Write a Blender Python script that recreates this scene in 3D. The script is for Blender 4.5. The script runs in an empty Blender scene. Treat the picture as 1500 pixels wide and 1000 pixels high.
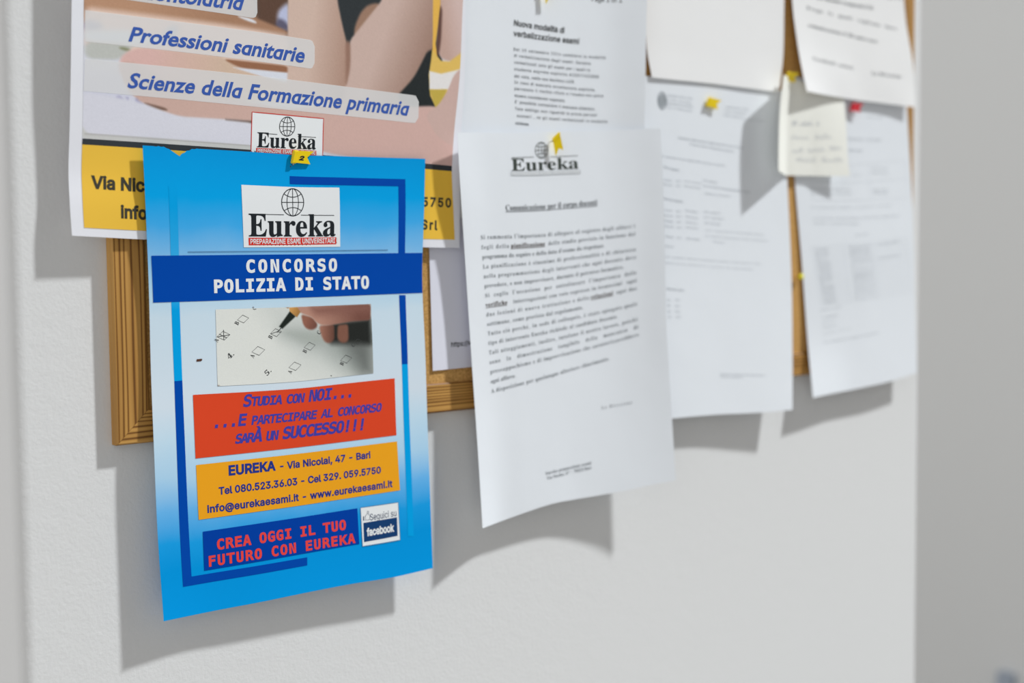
import bpy, math, json, random
import numpy as np
from mathutils import Vector, Matrix

scene = bpy.context.scene
COL = scene.collection

# ------------------------------------------------------------------ camera
cam = bpy.data.cameras.new('camera')
camo = bpy.data.objects.new('camera', cam)
COL.objects.link(camo)
RX = Vector((0.76596003, -0.6428107, -0.00998205))      # camera right, up and back axes in the room
RY = Vector((0.04560134, 0.03883676, 0.9982045))
RZ = Vector((-0.64126886, -0.76503994, 0.05906043))
camo.matrix_world = Matrix((
    (RX.x, RY.x, RZ.x, 0.0),
    (RX.y, RY.y, RZ.y, -0.737),
    (RX.z, RY.z, RZ.z, 1.5),
    (0, 0, 0, 1)))
cam.sensor_width = 36.0
cam.lens = 43.2
cam.clip_start = 0.02
cam.dof.use_dof = True
cam.dof.focus_distance = 0.80
cam.dof.aperture_fstop = 4.0
scene.camera = camo

# ------------------------------------------------------------------ light
world = bpy.data.worlds.new('room_light')
scene.world = world
world.use_nodes = True
wn = world.node_tree
bg = wn.nodes['Background']
tc = wn.nodes.new('ShaderNodeTexCoord')
sx = wn.nodes.new('ShaderNodeSeparateXYZ')
m1 = wn.nodes.new('ShaderNodeMath'); m1.operation = 'MULTIPLY'; m1.inputs[1].default_value = -1.0
m2 = wn.nodes.new('ShaderNodeMath'); m2.operation = 'MAXIMUM'; m2.inputs[1].default_value = 0.0
m3 = wn.nodes.new('ShaderNodeMath'); m3.operation = 'MULTIPLY_ADD'; m3.inputs[1].default_value = 0.80; m3.inputs[2].default_value = 0.17
wn.links.new(tc.outputs['Generated'], sx.inputs[0])
wn.links.new(sx.outputs['X'], m1.inputs[0])
wn.links.new(m1.outputs[0], m2.inputs[0])
wn.links.new(m2.outputs[0], m3.inputs[0])
wn.links.new(m3.outputs[0], bg.inputs['Strength'])
bg.inputs['Color'].default_value = (1.0, 0.99, 0.98, 1)

sun = bpy.data.lights.new('sun', 'SUN')
sun.energy = 3.4
sun.angle = math.radians(3.2)
sun.color = (0.975, 1.0, 1.01)
suno = bpy.data.objects.new('sun', sun)
COL.objects.link(suno)
suno.location = (3.75, -2.0, 5.6)
suno.rotation_euler = Vector((1.5, -1.0, 2.1)).to_track_quat('Z', 'Y').to_euler()

scene.view_settings.view_transform = 'Standard'
scene.view_settings.look = 'None'
scene.view_settings.exposure = 0.0
scene.view_settings.gamma = 1.0
scene.view_settings.use_curve_mapping = False

# ------------------------------------------------------------------ materials
LIT = 0.76
def lin(c):
    c = c / 255.0
    return c / 12.92 if c <= 0.04045 else ((c + 0.055) / 1.055) ** 2.4
def alb(r, g, b):
    """reflectance of something that reads as this 8-bit colour in the room's light"""
    return tuple(min(0.95, lin(v) / LIT) for v in (r, g, b))
MATS = {}
def mat(name, rgb, rough=0.65, spec=0.25, alpha=None):
    if name.endswith('_ink'): spec = 0.06
    if name in MATS: return MATS[name]
    m = bpy.data.materials.new(name); m.use_nodes = True
    b = m.node_tree.nodes['Principled BSDF']
    b.inputs['Base Color'].default_value = (*rgb, 1)
    b.inputs['Roughness'].default_value = rough
    b.inputs['Specular IOR Level'].default_value = spec
    if alpha is not None: b.inputs['Alpha'].default_value = alpha
    m.diffuse_color = (*rgb, 1)
    MATS[name] = m
    return m
def nodes(m): return m.node_tree.nodes, m.node_tree.links, m.node_tree.nodes['Principled BSDF']

def paper_mat(name, rgb):
    m = mat(name, rgb, 0.7, 0.15)
    n, l, b = nodes(m)
    t = n.new('ShaderNodeTexCoord'); z = n.new('ShaderNodeTexNoise'); z.inputs['Scale'].default_value = 22; z.inputs['Detail'].default_value = 4
    bu = n.new('ShaderNodeBump'); bu.inputs['Strength'].default_value = 0.12; bu.inputs['Distance'].default_value = 0.004
    l.new(t.outputs['Object'], z.inputs['Vector']); l.new(z.outputs['Fac'], bu.inputs['Height']); l.new(bu.outputs['Normal'], b.inputs['Normal'])
    return m
def plaster_mat(name, rgb, bump=1.0):
    m = mat(name, rgb, 0.8, 0.15)
    n, l, b = nodes(m)
    t = n.new('ShaderNodeTexCoord')
    z = n.new('ShaderNodeTexNoise'); z.inputs['Scale'].default_value = 420; z.inputs['Detail'].default_value = 3; z.inputs['Roughness'].default_value = 0.55
    z2 = n.new('ShaderNodeTexNoise'); z2.inputs['Scale'].default_value = 110; z2.inputs['Detail'].default_value = 2
    ad = n.new('ShaderNodeMath'); ad.operation = 'MULTIPLY_ADD'; ad.inputs[1].default_value = 1.0
    bu = n.new('ShaderNodeBump'); bu.inputs['Strength'].default_value = 0.5 * bump; bu.inputs['Distance'].default_value = 0.0004
    l.new(t.outputs['Object'], z.inputs['Vector']); l.new(t.outputs['Object'], z2.inputs['Vector'])
    l.new(z2.outputs['Fac'], ad.inputs[0]); l.new(z.outputs['Fac'], ad.inputs[2])
    l.new(ad.outputs[0], bu.inputs['Height']); l.new(bu.outputs['Normal'], b.inputs['Normal'])
    return m
def wood_mat(name, vertical):
    m = mat(name, alb(186, 140, 70), 0.5, 0.3)
    n, l, b = nodes(m)
    t = n.new('ShaderNodeTexCoord'); mp = n.new('ShaderNodeMapping')
    mp.inputs['Scale'].default_value = (1, 1, 0.035) if vertical else (0.035, 1, 1)
    nz = n.new('ShaderNodeTexNoise'); nz.inputs['Scale'].default_value = 60; nz.inputs['Detail'].default_value = 2
    mx = n.new('ShaderNodeVectorMath'); mx.operation = 'MULTIPLY_ADD'; mx.inputs[1].default_value = (0.012, 0.0, 0.012)
    wv = n.new('ShaderNodeTexWave'); wv.wave_type = 'BANDS'; wv.bands_direction = 'X' if vertical else 'Z'
    wv.inputs['Scale'].default_value = 105; wv.inputs['Distortion'].default_value = 5.0; wv.inputs['Detail'].default_value = 3; wv.inputs['Detail Scale'].default_value = 0.6
    rp = n.new('ShaderNodeValToRGB'); e = rp.color_ramp.elements
    e[0].position = 0.0; e[0].color = (*alb(106, 70, 32), 1)
    e[1].position = 0.42; e[1].color = (*alb(176, 132, 68), 1)
    k = e.new(0.14); k.color = (*alb(140, 98, 46), 1)
    k = e.new(1.0); k.color = (*alb(184, 140, 76), 1)
    z2 = n.new('ShaderNodeTexNoise'); z2.inputs['Scale'].default_value = 130; z2.inputs['Detail'].default_value = 2
    r2 = n.new('ShaderNodeValToRGB'); r2.color_ramp.elements[0].position = 0.34; r2.color_ramp.elements[0].color = (.66, .6, .55, 1); r2.color_ramp.elements[1].position = 0.6; r2.color_ramp.elements[1].color = (1, 1, 1, 1)
    mul = n.new('ShaderNodeMixRGB'); mul.blend_type = 'MULTIPLY'; mul.inputs[0].default_value = 0.8
    l.new(t.outputs['Object'], mp.inputs['Vector']); l.new(mp.outputs[0], nz.inputs['Vector']); l.new(mp.outputs[0], z2.inputs['Vector'])
    l.new(nz.outputs['Color'], mx.inputs[0]); l.new(mp.outputs[0], mx.inputs[2])
    l.new(mx.outputs[0], wv.inputs['Vector']); l.new(wv.outputs['Fac'], rp.inputs['Fac'])
    l.new(z2.outputs['Fac'], r2.inputs['Fac']); l.new(rp.outputs['Color'], mul.inputs[1]); l.new(r2.outputs['Color'], mul.inputs[2])
    l.new(mul.outputs[0], b.inputs['Base Color'])
    return m
def cork_mat():
    m = mat('cork', alb(170, 130, 76), 0.9, 0.1)
    n, l, b = nodes(m)
    t = n.new('ShaderNodeTexCoord'); z = n.new('ShaderNodeTexNoise'); z.inputs['Scale'].default_value = 700; z.inputs['Detail'].default_value = 4
    rp = n.new('ShaderNodeValToRGB'); e = rp.color_ramp.elements
    e[0].position = 0.30; e[0].color = (*alb(158, 118, 66), 1); e[1].position = 0.66; e[1].color = (*alb(198, 156, 96), 1)
    bu = n.new('ShaderNodeBump'); bu.inputs['Strength'].default_value = 0.4; bu.inputs['Distance'].default_value = 0.0004
    l.new(t.outputs['Object'], z.inputs['Vector']); l.new(z.outputs['Fac'], rp.inputs['Fac']); l.new(rp.outputs['Color'], b.inputs['Base Color'])
    l.new(z.outputs['Fac'], bu.inputs['Height']); l.new(bu.outputs['Normal'], b.inputs['Normal'])
    return m
def ramp_v_mat(name, stops):
    """ink that changes down the sheet (uv v = fraction from the top)"""
    m = mat(name, alb(120, 180, 225), 0.6, 0.2)
    n, l, b = nodes(m)
    u = n.new('ShaderNodeUVMap'); u.uv_map = 'sheet'
    s = n.new('ShaderNodeSeparateXYZ'); rp = n.new('ShaderNodeValToRGB')
    e = rp.color_ramp.elements
    while len(e) < len(stops): e.new(0.5)
    for i, (p, c) in enumerate(sorted(stops)):
        e[i].position = p; e[i].color = (*alb(*c), 1)
    z = n.new('ShaderNodeTexNoise'); z.inputs['Scale'].default_value = 9; z.inputs['Detail'].default_value = 3
    ad = n.new('ShaderNodeMath'); ad.operation = 'MULTIPLY_ADD'; ad.inputs[1].default_value = 0.03
    sb = n.new('ShaderNodeMath'); sb.operation = 'SUBTRACT'; sb.inputs[1].default_value = 0.015
    l.new(u.outputs[0], s.inputs[0]); l.new(u.outputs[0], z.inputs['Vector'])
    l.new(z.outputs['Fac'], ad.inputs[0]); l.new(s.outputs['Y'], ad.inputs[2]); l.new(ad.outputs[0], sb.inputs[0])
    l.new(sb.outputs[0], rp.inputs['Fac']); l.new(rp.outputs['Color'], b.inputs['Base Color'])
    return m
def attr_mat(name):
    m = mat(name, (0.5, 0.5, 0.5), 0.6, 0.08)
    n, l, b = nodes(m)
    a = n.new('ShaderNodeAttribute'); a.attribute_name = 'ink'
    l.new(a.outputs['Color'], b.inputs['Base Color'])
    return m

# ------------------------------------------------------------------ object helpers
def tag(o, label=None, cat=None, group=None, kind=None):
    if label: o['label'] = label
    if cat: o['category'] = cat
    if group: o['group'] = group
    if kind: o['kind'] = kind
    return o
def empty(name, loc, **k):
    o = bpy.data.objects.new(name, None); COL.objects.link(o)
    o.location = loc; o.empty_display_size = 0.01
    return tag(o, **k)
class MB:
    """collects vertices and faces for one mesh"""
    def __init__(s): s.v = []; s.f = []; s.m = []; s.n = 0
    def add(s, verts, faces, mi=0):
        verts = np.asarray(verts, float).reshape(-1, 3)
        s.v.append(verts); s.f += [[i + s.n for i in f] for f in faces]; s.m += [mi] * len(faces); s.n += len(verts)
        return s
    def build(s, name, mats, parent=None, origin=None, smooth=False, label=None):
        if not isinstance(mats, (list, tuple)): mats = [mats]
        v = np.concatenate(s.v)
        off = np.array(parent.matrix_world.translation if origin is None and parent else (origin or (0, 0, 0)), float)
        if parent is not None:
            off = root_loc(parent)
        me = bpy.data.meshes.new(name)
        me.from_pydata((v - off).tolist(), [], s.f)
        for m in mats: me.materials.append(m)
        me.polygons.foreach_set('material_index', s.m)
        if smooth: me.polygons.foreach_set('use_smooth', [True] * len(s.f))
        me.update()
        o = bpy.data.objects.new(name, me); COL.objects.link(o)
        if parent is not None: o.parent = parent
        elif origin is not None: o.location = origin
        if label: o['label'] = label
        return o
class LineSet(MB):
    """lettering whose lines become one mesh each"""
    def __init__(s): s.lines = []
    def build(s, name, mats, parent, **k): return [l.build(name, mats, parent, **k) for l in s.lines]
def root_loc(o):
    p = np.zeros(3)
    while o is not None:
        p += np.array(o.location); o = o.parent
    return p
def box(mb, lo, hi, mi=0):
    (x0, y0, z0), (x1, y1, z1) = lo, hi
    v = [(x0,y0,z0),(x1,y0,z0),(x1,y1,z0),(x0,y1,z0),(x0,y0,z1),(x1,y0,z1),(x1,y1,z1),(x0,y1,z1)]
    mb.add(v, [(0,3,2,1),(4,5,6,7),(0,1,5,4),(1,2,6,5),(2,3,7,6),(3,0,4,7)], mi)

# ------------------------------------------------------------------ the sheets' surface
def hermite_w(kn, q):
    """cubic Hermite (finite-difference tangents) weights, q clipped/extrapolated -> (n,K)"""
    kn=np.asarray(kn,float); q=np.asarray(q,float); K=len(kn)
    i=np.clip(np.searchsorted(kn,q,side='right')-1,0,K-2)
    h=kn[i+1]-kn[i]; t=np.clip((q-kn[i])/h,-.05,1.05)
    W=np.zeros((len(q),K)); r=np.arange(len(q))
    h00=2*t**3-3*t**2+1; h10=t**3-2*t**2+t; h01=-2*t**3+3*t**2; h11=t**3-t**2
    np.add.at(W,(r,i),h00); np.add.at(W,(r,i+1),h01)
    T=np.zeros((K,K))
    for k in range(K):
        a=max(k-1,0); b=min(k+1,K-1); T[k,b]+=1/(kn[b]-kn[a]); T[k,a]-=1/(kn[b]-kn[a])
    W+= (h10*h)[:,None]*T[i] + (h11*h)[:,None]*T[i+1]
    return W
class Surf:
    def __init__(s,G):
        s.G=np.array(G,float)                      # rows x cols x 3, metres
        g=s.G
        rl=np.linalg.norm(np.diff(g,axis=0),axis=2).mean(1); cl=np.linalg.norm(np.diff(g,axis=1),axis=2).mean(0)
        s.v=np.concatenate([[0],np.cumsum(rl)])*1000; s.u=np.concatenate([[0],np.cumsum(cl)])*1000
        s.W=s.u[-1]; s.H=s.v[-1]
    def P(s,u,v):
        return np.einsum('nr,nc,rck->nk',hermite_w(s.v,v),hermite_w(s.u,u),s.G)
    def at(s,u,v,off=0.):
        u=np.atleast_1d(np.asarray(u,float)); v=np.atleast_1d(np.asarray(v,float))
        p=s.P(u,v)
        if np.any(off):
            e=.5
            du=s.P(u+e,v)-s.P(u-e,v); dv=s.P(u,v+e)-s.P(u,v-e)
            n=np.cross(dv,du); n/=np.linalg.norm(n,axis=1)[:,None]+1e-12
            n*=np.where(n[:,1]>0,-1,1)[:,None]
            p=p+n*np.broadcast_to(np.asarray(off,float),(len(p),))[:,None]
        return p

GRIDS = json.loads('''{"flyer":[[[313.1,-15.1,1577.2],[348.6,-14.1,1577.3],[384.0,-13.4,1577.4],[419.5,-13.0,1577.2],[454.9,-13.3,1578.0],[490.4,-13.8,1578.8],[525.8,-14.5,1579.7]],
[[314.0,-14.8,1541.2],[349.1,-14.0,1541.7],[384.2,-13.2,1542.1],[419.4,-12.7,1542.7],[454.5,-13.1,1544.0],[489.6,-13.6,1545.3],[524.7,-14.0,1546.6]],
[[315.8,-12.3,1492.4],[350.3,-12.1,1492.6],[384.8,-11.8,1492.9],[419.3,-11.7,1493.1],[453.7,-12.1,1493.2],[488.2,-12.6,1493.4],[522.7,-13.0,1493.5]],
[[315.9,-11.8,1440.4],[350.6,-11.9,1439.2],[385.3,-11.9,1437.9],[420.0,-12.1,1437.2],[454.7,-12.6,1437.8],[489.4,-13.0,1438.4],[524.1,-13.5,1439.0]],
[[315.8,-13.4,1391.6],[350.6,-13.1,1391.2],[385.4,-12.8,1390.7],[420.2,-12.7,1390.4],[455.0,-13.2,1390.6],[489.8,-13.7,1390.9],[524.6,-14.2,1391.1]],
[[316.5,-13.8,1337.2],[351.3,-13.5,1336.8],[386.2,-13.2,1336.4],[421.0,-13.2,1336.2],[455.9,-13.8,1336.4],[490.7,-14.4,1336.6],[525.5,-15.0,1336.8]],
[[318.5,-14.8,1281.9],[353.2,-13.0,1281.5],[387.8,-13.4,1281.2],[422.5,-14.0,1281.5],[457.2,-14.5,1281.3],[491.8,-14.8,1280.2],[526.5,-15.8,1281.2]]],"mid":[[[549.9,-21.5,1599.3],[576.0,-17.0,1601.4],[602.4,-14.6,1603.2],[628.9,-13.5,1605.3],[655.4,-13.4,1607.5],[681.8,-14.3,1609.7],[708.3,-15.6,1611.9],[734.5,-19.6,1613.8],[760.3,-25.5,1615.6]],
[[552.1,-20.8,1566.9],[578.1,-16.0,1569.1],[604.5,-14.3,1570.7],[630.9,-13.5,1572.5],[657.3,-13.6,1575.0],[683.6,-14.4,1577.4],[710.0,-16.0,1579.7],[736.0,-20.0,1582.0],[761.6,-26.5,1584.5]],
[[558.8,-17.1,1509.7],[584.4,-14.4,1512.1],[610.2,-13.7,1513.8],[635.9,-13.5,1515.8],[661.6,-13.8,1518.6],[687.3,-14.7,1521.6],[712.8,-16.8,1524.7],[738.1,-21.0,1528.0],[762.8,-27.5,1531.6]],
[[564.4,-16.6,1431.9],[589.6,-14.2,1433.2],[614.8,-13.7,1435.0],[640.0,-13.7,1437.0],[665.2,-14.0,1439.3],[690.3,-15.0,1441.8],[715.3,-17.4,1444.7],[739.9,-21.7,1448.3],[764.1,-28.0,1452.5]],
[[567.4,-19.0,1364.1],[592.5,-14.6,1365.0],[618.0,-14.1,1366.9],[643.4,-14.1,1369.1],[668.7,-14.5,1372.1],[694.0,-15.9,1375.0],[719.3,-18.7,1377.8],[744.1,-23.2,1381.2],[768.7,-29.0,1385.2]],
[[569.1,-21.5,1305.5],[593.9,-14.4,1306.6],[619.5,-14.3,1310.1],[645.2,-14.7,1313.1],[671.0,-14.8,1313.5],[696.8,-17.0,1313.9],[722.3,-20.6,1315.1],[747.7,-25.1,1317.2],[773.0,-30.3,1318.6]]],"poster":[[[275.1,-13.4,1703.0],[324.0,-12.5,1709.1],[372.9,-11.6,1715.1],[421.8,-11.0,1721.0],[470.7,-11.2,1726.7],[519.7,-11.3,1732.4],[568.6,-11.5,1738.1]],
[[273.1,-13.0,1659.6],[322.0,-12.1,1665.3],[370.9,-11.2,1671.1],[419.8,-10.6,1676.8],[468.8,-10.9,1682.2],[517.7,-11.2,1687.7],[566.6,-11.5,1693.2]],
[[271.6,-12.6,1622.4],[320.5,-11.7,1626.3],[369.4,-10.9,1630.2],[418.4,-10.4,1633.9],[467.4,-10.7,1637.0],[516.4,-11.0,1640.2],[565.4,-11.3,1643.3]],
[[270.2,-11.2,1585.1],[318.7,-10.8,1587.1],[367.3,-10.5,1589.1],[415.8,-10.3,1591.2],[464.3,-10.5,1593.5],[512.9,-10.8,1595.7],[561.4,-11.0,1598.0]],
[[269.0,-10.5,1560.3],[317.5,-10.4,1560.7],[366.0,-10.4,1561.2],[414.5,-10.3,1561.6],[463.0,-10.5,1562.0],[511.5,-10.6,1562.4],[560.0,-10.8,1562.8]],
[[268.7,-11.8,1540.2],[317.2,-11.3,1539.4],[365.6,-10.8,1538.7],[414.0,-10.4,1538.2],[462.5,-10.6,1538.3],[510.9,-10.7,1538.5],[559.3,-10.8,1538.6]],
[[269.2,-12.3,1522.1],[317.4,-10.9,1520.1],[365.6,-10.5,1518.7],[413.8,-10.4,1517.5],[462.0,-10.6,1516.9],[510.3,-10.8,1516.4],[558.5,-11.0,1515.8]]],"n2":[[[552.1,-9.0,1731.1],[585.5,-9.1,1732.8],[618.9,-9.1,1734.4],[652.2,-9.5,1736.5],[685.5,-10.6,1739.3],[718.6,-13.6,1742.9],[751.0,-20.5,1746.3]],
[[551.4,-9.0,1686.8],[584.6,-9.1,1688.9],[617.8,-9.1,1691.1],[651.0,-9.5,1693.6],[684.0,-10.6,1696.7],[717.0,-13.4,1700.3],[749.2,-20.5,1703.8]],
[[550.7,-9.0,1642.2],[583.7,-9.1,1644.3],[616.8,-9.1,1646.4],[649.9,-9.5,1648.6],[682.9,-10.5,1651.1],[715.7,-13.3,1654.3],[747.8,-20.5,1657.9]],
[[549.8,-9.0,1590.0],[583.0,-9.1,1592.2],[616.1,-9.1,1594.4],[649.3,-9.5,1596.8],[682.4,-10.4,1599.5],[715.4,-12.8,1602.7],[747.9,-18.5,1605.8]],
[[549.0,-9.0,1537.4],[583.3,-9.0,1538.9],[617.5,-9.0,1540.3],[651.8,-9.1,1542.4],[686.0,-9.4,1545.7],[720.1,-10.1,1549.1],[754.2,-11.0,1552.6]]],"hid":[[[531.3,-7.0,1581.7],[557.2,-7.0,1583.0],[583.0,-7.0,1584.3],[608.8,-7.0,1585.6],[634.7,-7.0,1586.9]],
[[533.9,-6.6,1517.3],[559.0,-6.6,1517.8],[584.0,-6.6,1518.3],[609.1,-6.6,1518.9],[634.2,-6.6,1519.4]],
[[535.5,-6.9,1425.4],[559.8,-6.9,1425.9],[584.2,-6.9,1426.4],[608.5,-6.9,1427.0],[632.8,-6.9,1427.6]]],"topc":[[[763.1,-9.2,1786.2],[793.8,-9.2,1788.3],[824.6,-9.2,1790.4],[855.3,-9.2,1792.6],[886.0,-9.2,1795.6],[916.7,-9.2,1798.7],[947.3,-9.2,1801.7]],
[[761.1,-9.2,1724.0],[792.0,-9.2,1725.6],[822.8,-9.2,1727.1],[853.6,-9.2,1728.7],[884.5,-9.2,1730.6],[915.3,-9.2,1732.5],[946.1,-9.2,1734.3]],
[[761.2,-9.3,1685.5],[791.8,-9.3,1686.7],[822.3,-9.4,1687.9],[852.8,-9.4,1689.2],[883.4,-9.4,1690.7],[913.9,-9.5,1692.2],[944.4,-9.5,1693.7]],
[[766.8,-9.8,1660.1],[795.2,-9.8,1660.7],[823.7,-9.8,1661.4],[852.2,-9.8,1661.9],[880.6,-10.0,1661.9],[909.1,-10.1,1662.0],[937.5,-10.2,1662.0]]],"n3":[[[737.3,-7.5,1660.8],[772.0,-7.7,1661.6],[806.7,-7.9,1662.5],[841.4,-8.0,1663.2],[876.1,-8.0,1663.6],[910.8,-8.0,1663.9],[945.5,-8.0,1664.2]],
[[739.0,-8.5,1580.7],[774.5,-8.6,1581.2],[809.9,-8.7,1581.7],[845.4,-8.8,1582.2],[880.9,-8.9,1583.1],[916.3,-8.9,1583.9],[951.8,-9.0,1584.7]],
[[745.6,-9.5,1495.2],[780.7,-9.7,1494.5],[815.9,-9.8,1493.7],[851.0,-10.0,1493.0],[886.2,-10.3,1492.6],[921.3,-10.7,1492.2],[956.4,-11.0,1491.8]],
[[750.8,-12.0,1420.1],[784.6,-12.1,1419.7],[818.3,-12.1,1419.2],[852.0,-12.2,1418.7],[885.8,-13.1,1417.6],[919.5,-14.1,1416.5],[953.2,-15.0,1415.4]],
[[754.0,-13.5,1369.4],[786.4,-13.7,1369.0],[818.7,-13.9,1368.4],[851.0,-14.3,1367.3],[883.3,-15.5,1365.6],[915.6,-17.2,1364.4],[947.9,-19.2,1363.9]]],"n4":[[[953.3,-7.5,1679.6],[986.6,-7.5,1679.1],[1019.9,-7.5,1678.7],[1053.2,-7.5,1678.4],[1086.5,-7.5,1679.0],[1119.8,-7.5,1679.7],[1153.1,-7.5,1680.4]],
[[965.9,-7.0,1583.5],[998.5,-7.7,1585.5],[1031.1,-8.4,1587.4],[1063.6,-9.0,1589.6],[1096.1,-9.0,1592.7],[1128.6,-9.0,1595.8],[1161.1,-9.0,1598.9]],
[[975.9,-7.8,1508.7],[1007.5,-9.0,1511.1],[1039.0,-10.1,1513.6],[1070.5,-11.0,1516.4],[1102.0,-11.0,1519.9],[1133.4,-11.0,1523.5],[1164.9,-11.0,1527.1]],
[[983.5,-9.8,1428.1],[1014.0,-11.0,1430.8],[1044.4,-12.1,1433.4],[1074.9,-13.0,1436.2],[1105.4,-13.0,1439.5],[1135.8,-13.0,1442.8],[1166.3,-13.0,1446.2]],
[[981.7,-17.8,1372.7],[1012.5,-17.1,1374.4],[1043.3,-15.3,1375.2],[1074.1,-15.2,1376.8],[1105.0,-15.6,1378.6],[1135.7,-15.6,1381.6],[1166.4,-15.2,1385.2]]],"topn":[[[949.2,-12.4,1816.9],[980.2,-11.9,1816.8],[1011.3,-11.5,1816.6],[1042.3,-11.0,1816.4],[1073.3,-11.0,1818.0],[1104.3,-11.0,1819.5],[1135.3,-11.0,1821.0]],
[[953.2,-13.2,1748.4],[985.4,-12.4,1749.3],[1017.6,-11.9,1749.9],[1049.8,-11.5,1750.5],[1082.0,-11.3,1751.4],[1114.2,-11.2,1752.2],[1146.4,-11.0,1753.1]],
[[958.5,-15.2,1709.6],[991.6,-13.7,1709.7],[1024.8,-12.8,1710.0],[1057.9,-12.0,1710.4],[1091.1,-12.2,1710.9],[1124.3,-12.3,1711.4],[1157.4,-12.5,1711.9]],
[[961.9,-18.6,1682.8],[994.7,-15.7,1683.7],[1027.7,-14.0,1684.2],[1060.6,-12.4,1684.6],[1093.6,-12.8,1684.8],[1126.5,-13.1,1685.0],[1159.5,-13.5,1685.2]],
[[964.3,-22.0,1663.9],[996.5,-17.5,1663.8],[1028.8,-14.2,1664.0],[1061.2,-12.8,1664.0],[1093.7,-12.8,1664.3],[1126.1,-13.5,1664.4],[1158.6,-15.5,1664.3]]],"stk":[[[919.5,-29.5,1674.3],[930.3,-23.4,1674.9],[941.3,-17.6,1675.5],[952.4,-12.0,1676.2],[964.7,-11.3,1675.3],[977.1,-10.9,1674.3],[989.4,-10.6,1673.2],[1001.8,-10.7,1671.7],[1014.1,-10.7,1670.1],[1026.5,-10.8,1668.6],[1038.8,-10.8,1667.1]],
[[914.2,-29.5,1642.5],[925.4,-23.2,1642.7],[936.7,-17.3,1643.0],[948.3,-11.8,1643.2],[961.0,-11.2,1643.2],[973.8,-11.2,1643.2],[986.6,-11.3,1643.3],[999.4,-11.9,1643.4],[1012.2,-12.6,1643.6],[1025.0,-13.3,1643.8],[1037.8,-14.0,1644.0]],
[[913.0,-29.0,1604.8],[924.3,-23.1,1604.2],[935.7,-17.2,1603.6],[947.1,-11.5,1603.0],[959.7,-11.1,1603.0],[972.5,-11.1,1602.9],[985.3,-11.3,1602.9],[997.9,-13.0,1603.2],[1010.6,-14.6,1603.6],[1023.2,-16.3,1603.9],[1035.9,-18.0,1604.2]],
[[913.4,-28.8,1586.9],[924.8,-22.9,1586.1],[936.3,-17.0,1585.5],[947.8,-11.2,1585.1],[960.6,-11.1,1585.5],[973.5,-11.1,1585.9],[986.3,-11.8,1586.2],[999.1,-13.9,1586.4],[1011.8,-15.8,1586.8],[1024.6,-17.7,1587.3],[1037.3,-19.5,1587.9]]]}''')

class Sheet(Surf):
    def __init__(s, key, root): super().__init__(np.array(GRIDS[key]) / 1000.0); s.root = root
def sheet_root(key, name, **k):
    g = np.array(GRIDS[key]) / 1000.0
    r = empty(name, tuple(g[0, g.shape[1] // 2]), **k)
    return Sheet(key, r)
def grid_faces(nu, nv, base=0):
    f = []
    for j in range(nv - 1):
        for i in range(nu - 1):
            a = base + j * nu + i
            f.append((a, a + nu, a + nu + 1, a + 1))
    return f
def set_uv(o, s, uv):
    me = o.data
    L = me.uv_layers.new(name='sheet')
    idx = np.empty(len(me.loops), int); me.loops.foreach_get('vertex_index', idx)
    L.data.foreach_set('uv', np.asarray(uv, float)[idx].ravel())
def make_sheet(s, m, step=1.7, thick=0.00011, top=None, name='sheet'):
    """front, back and rim of the paper; top(u) gives a torn upper edge in mm"""
    nu = int(s.W / step) + 2; nv = int(s.H / step) + 2
    U, V = np.meshgrid(np.linspace(0, s.W, nu), np.linspace(0, s.H, nv))
    if top is not None:
        t = top(U); V = t + V * (s.H - t) / s.H
    u, v = U.ravel(), V.ravel()
    A = s.at(u, v, 1e-9); B = s.at(u, v, -thick)
    n = nu * nv
    f = grid_faces(nu, nv) + [tuple(reversed(q)) for q in grid_faces(nu, nv, n)]
    ring = list(range(nu)) + [j * nu + nu - 1 for j in range(1, nv)] + [(nv - 1) * nu + i for i in range(nu - 2, -1, -1)] + [j * nu for j in range(nv - 2, 0, -1)]
    for a, b in zip(ring, ring[1:] + ring[:1]): f.append((a, b, b + n, a + n))
    mb = MB(); mb.add(np.concatenate([A, B]), f)
    o = mb.build(name, m, s.root, smooth=True)
    o.data.set_sharp_from_angle(angle=math.radians(50))
    w = np.stack([u / s.W, v / s.H], 1)
    set_uv(o, s, np.concatenate([w, w]))
    return o
def lay(mb, s, uv, faces, layer, mi=0):
    uv = np.asarray(uv, float)
    mb.add(s.at(uv[:, 0], uv[:, 1], layer), faces, mi)
L1, L2, L3, L4 = 0.00010, 0.00018, 0.00026, 0.00034
def patch(mb, s, quad, layer=L1, mi=0, step=3.0):
    """four-cornered printed area, quad = tl, tr, br, bl in mm"""
    a, b, c, d = [np.array(p, float) for p in quad]
    nu = max(2, int(max(np.linalg.norm(b - a), np.linalg.norm(c - d)) / step) + 2)
    nv = max(2, int(max(np.linalg.norm(d - a), np.linalg.norm(c - b)) / step) + 2)
    S, T = np.meshgrid(np.linspace(0, 1, nu), np.linspace(0, 1, nv)); S = S.ravel()[:, None]; T = T.ravel()[:, None]
    uv = (1 - S) * (1 - T) * a + S * (1 - T) * b + S * T * c + (1 - S) * T * d
    lay(mb, s, uv, grid_faces(nu, nv), layer, mi)
    return uv
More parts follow.
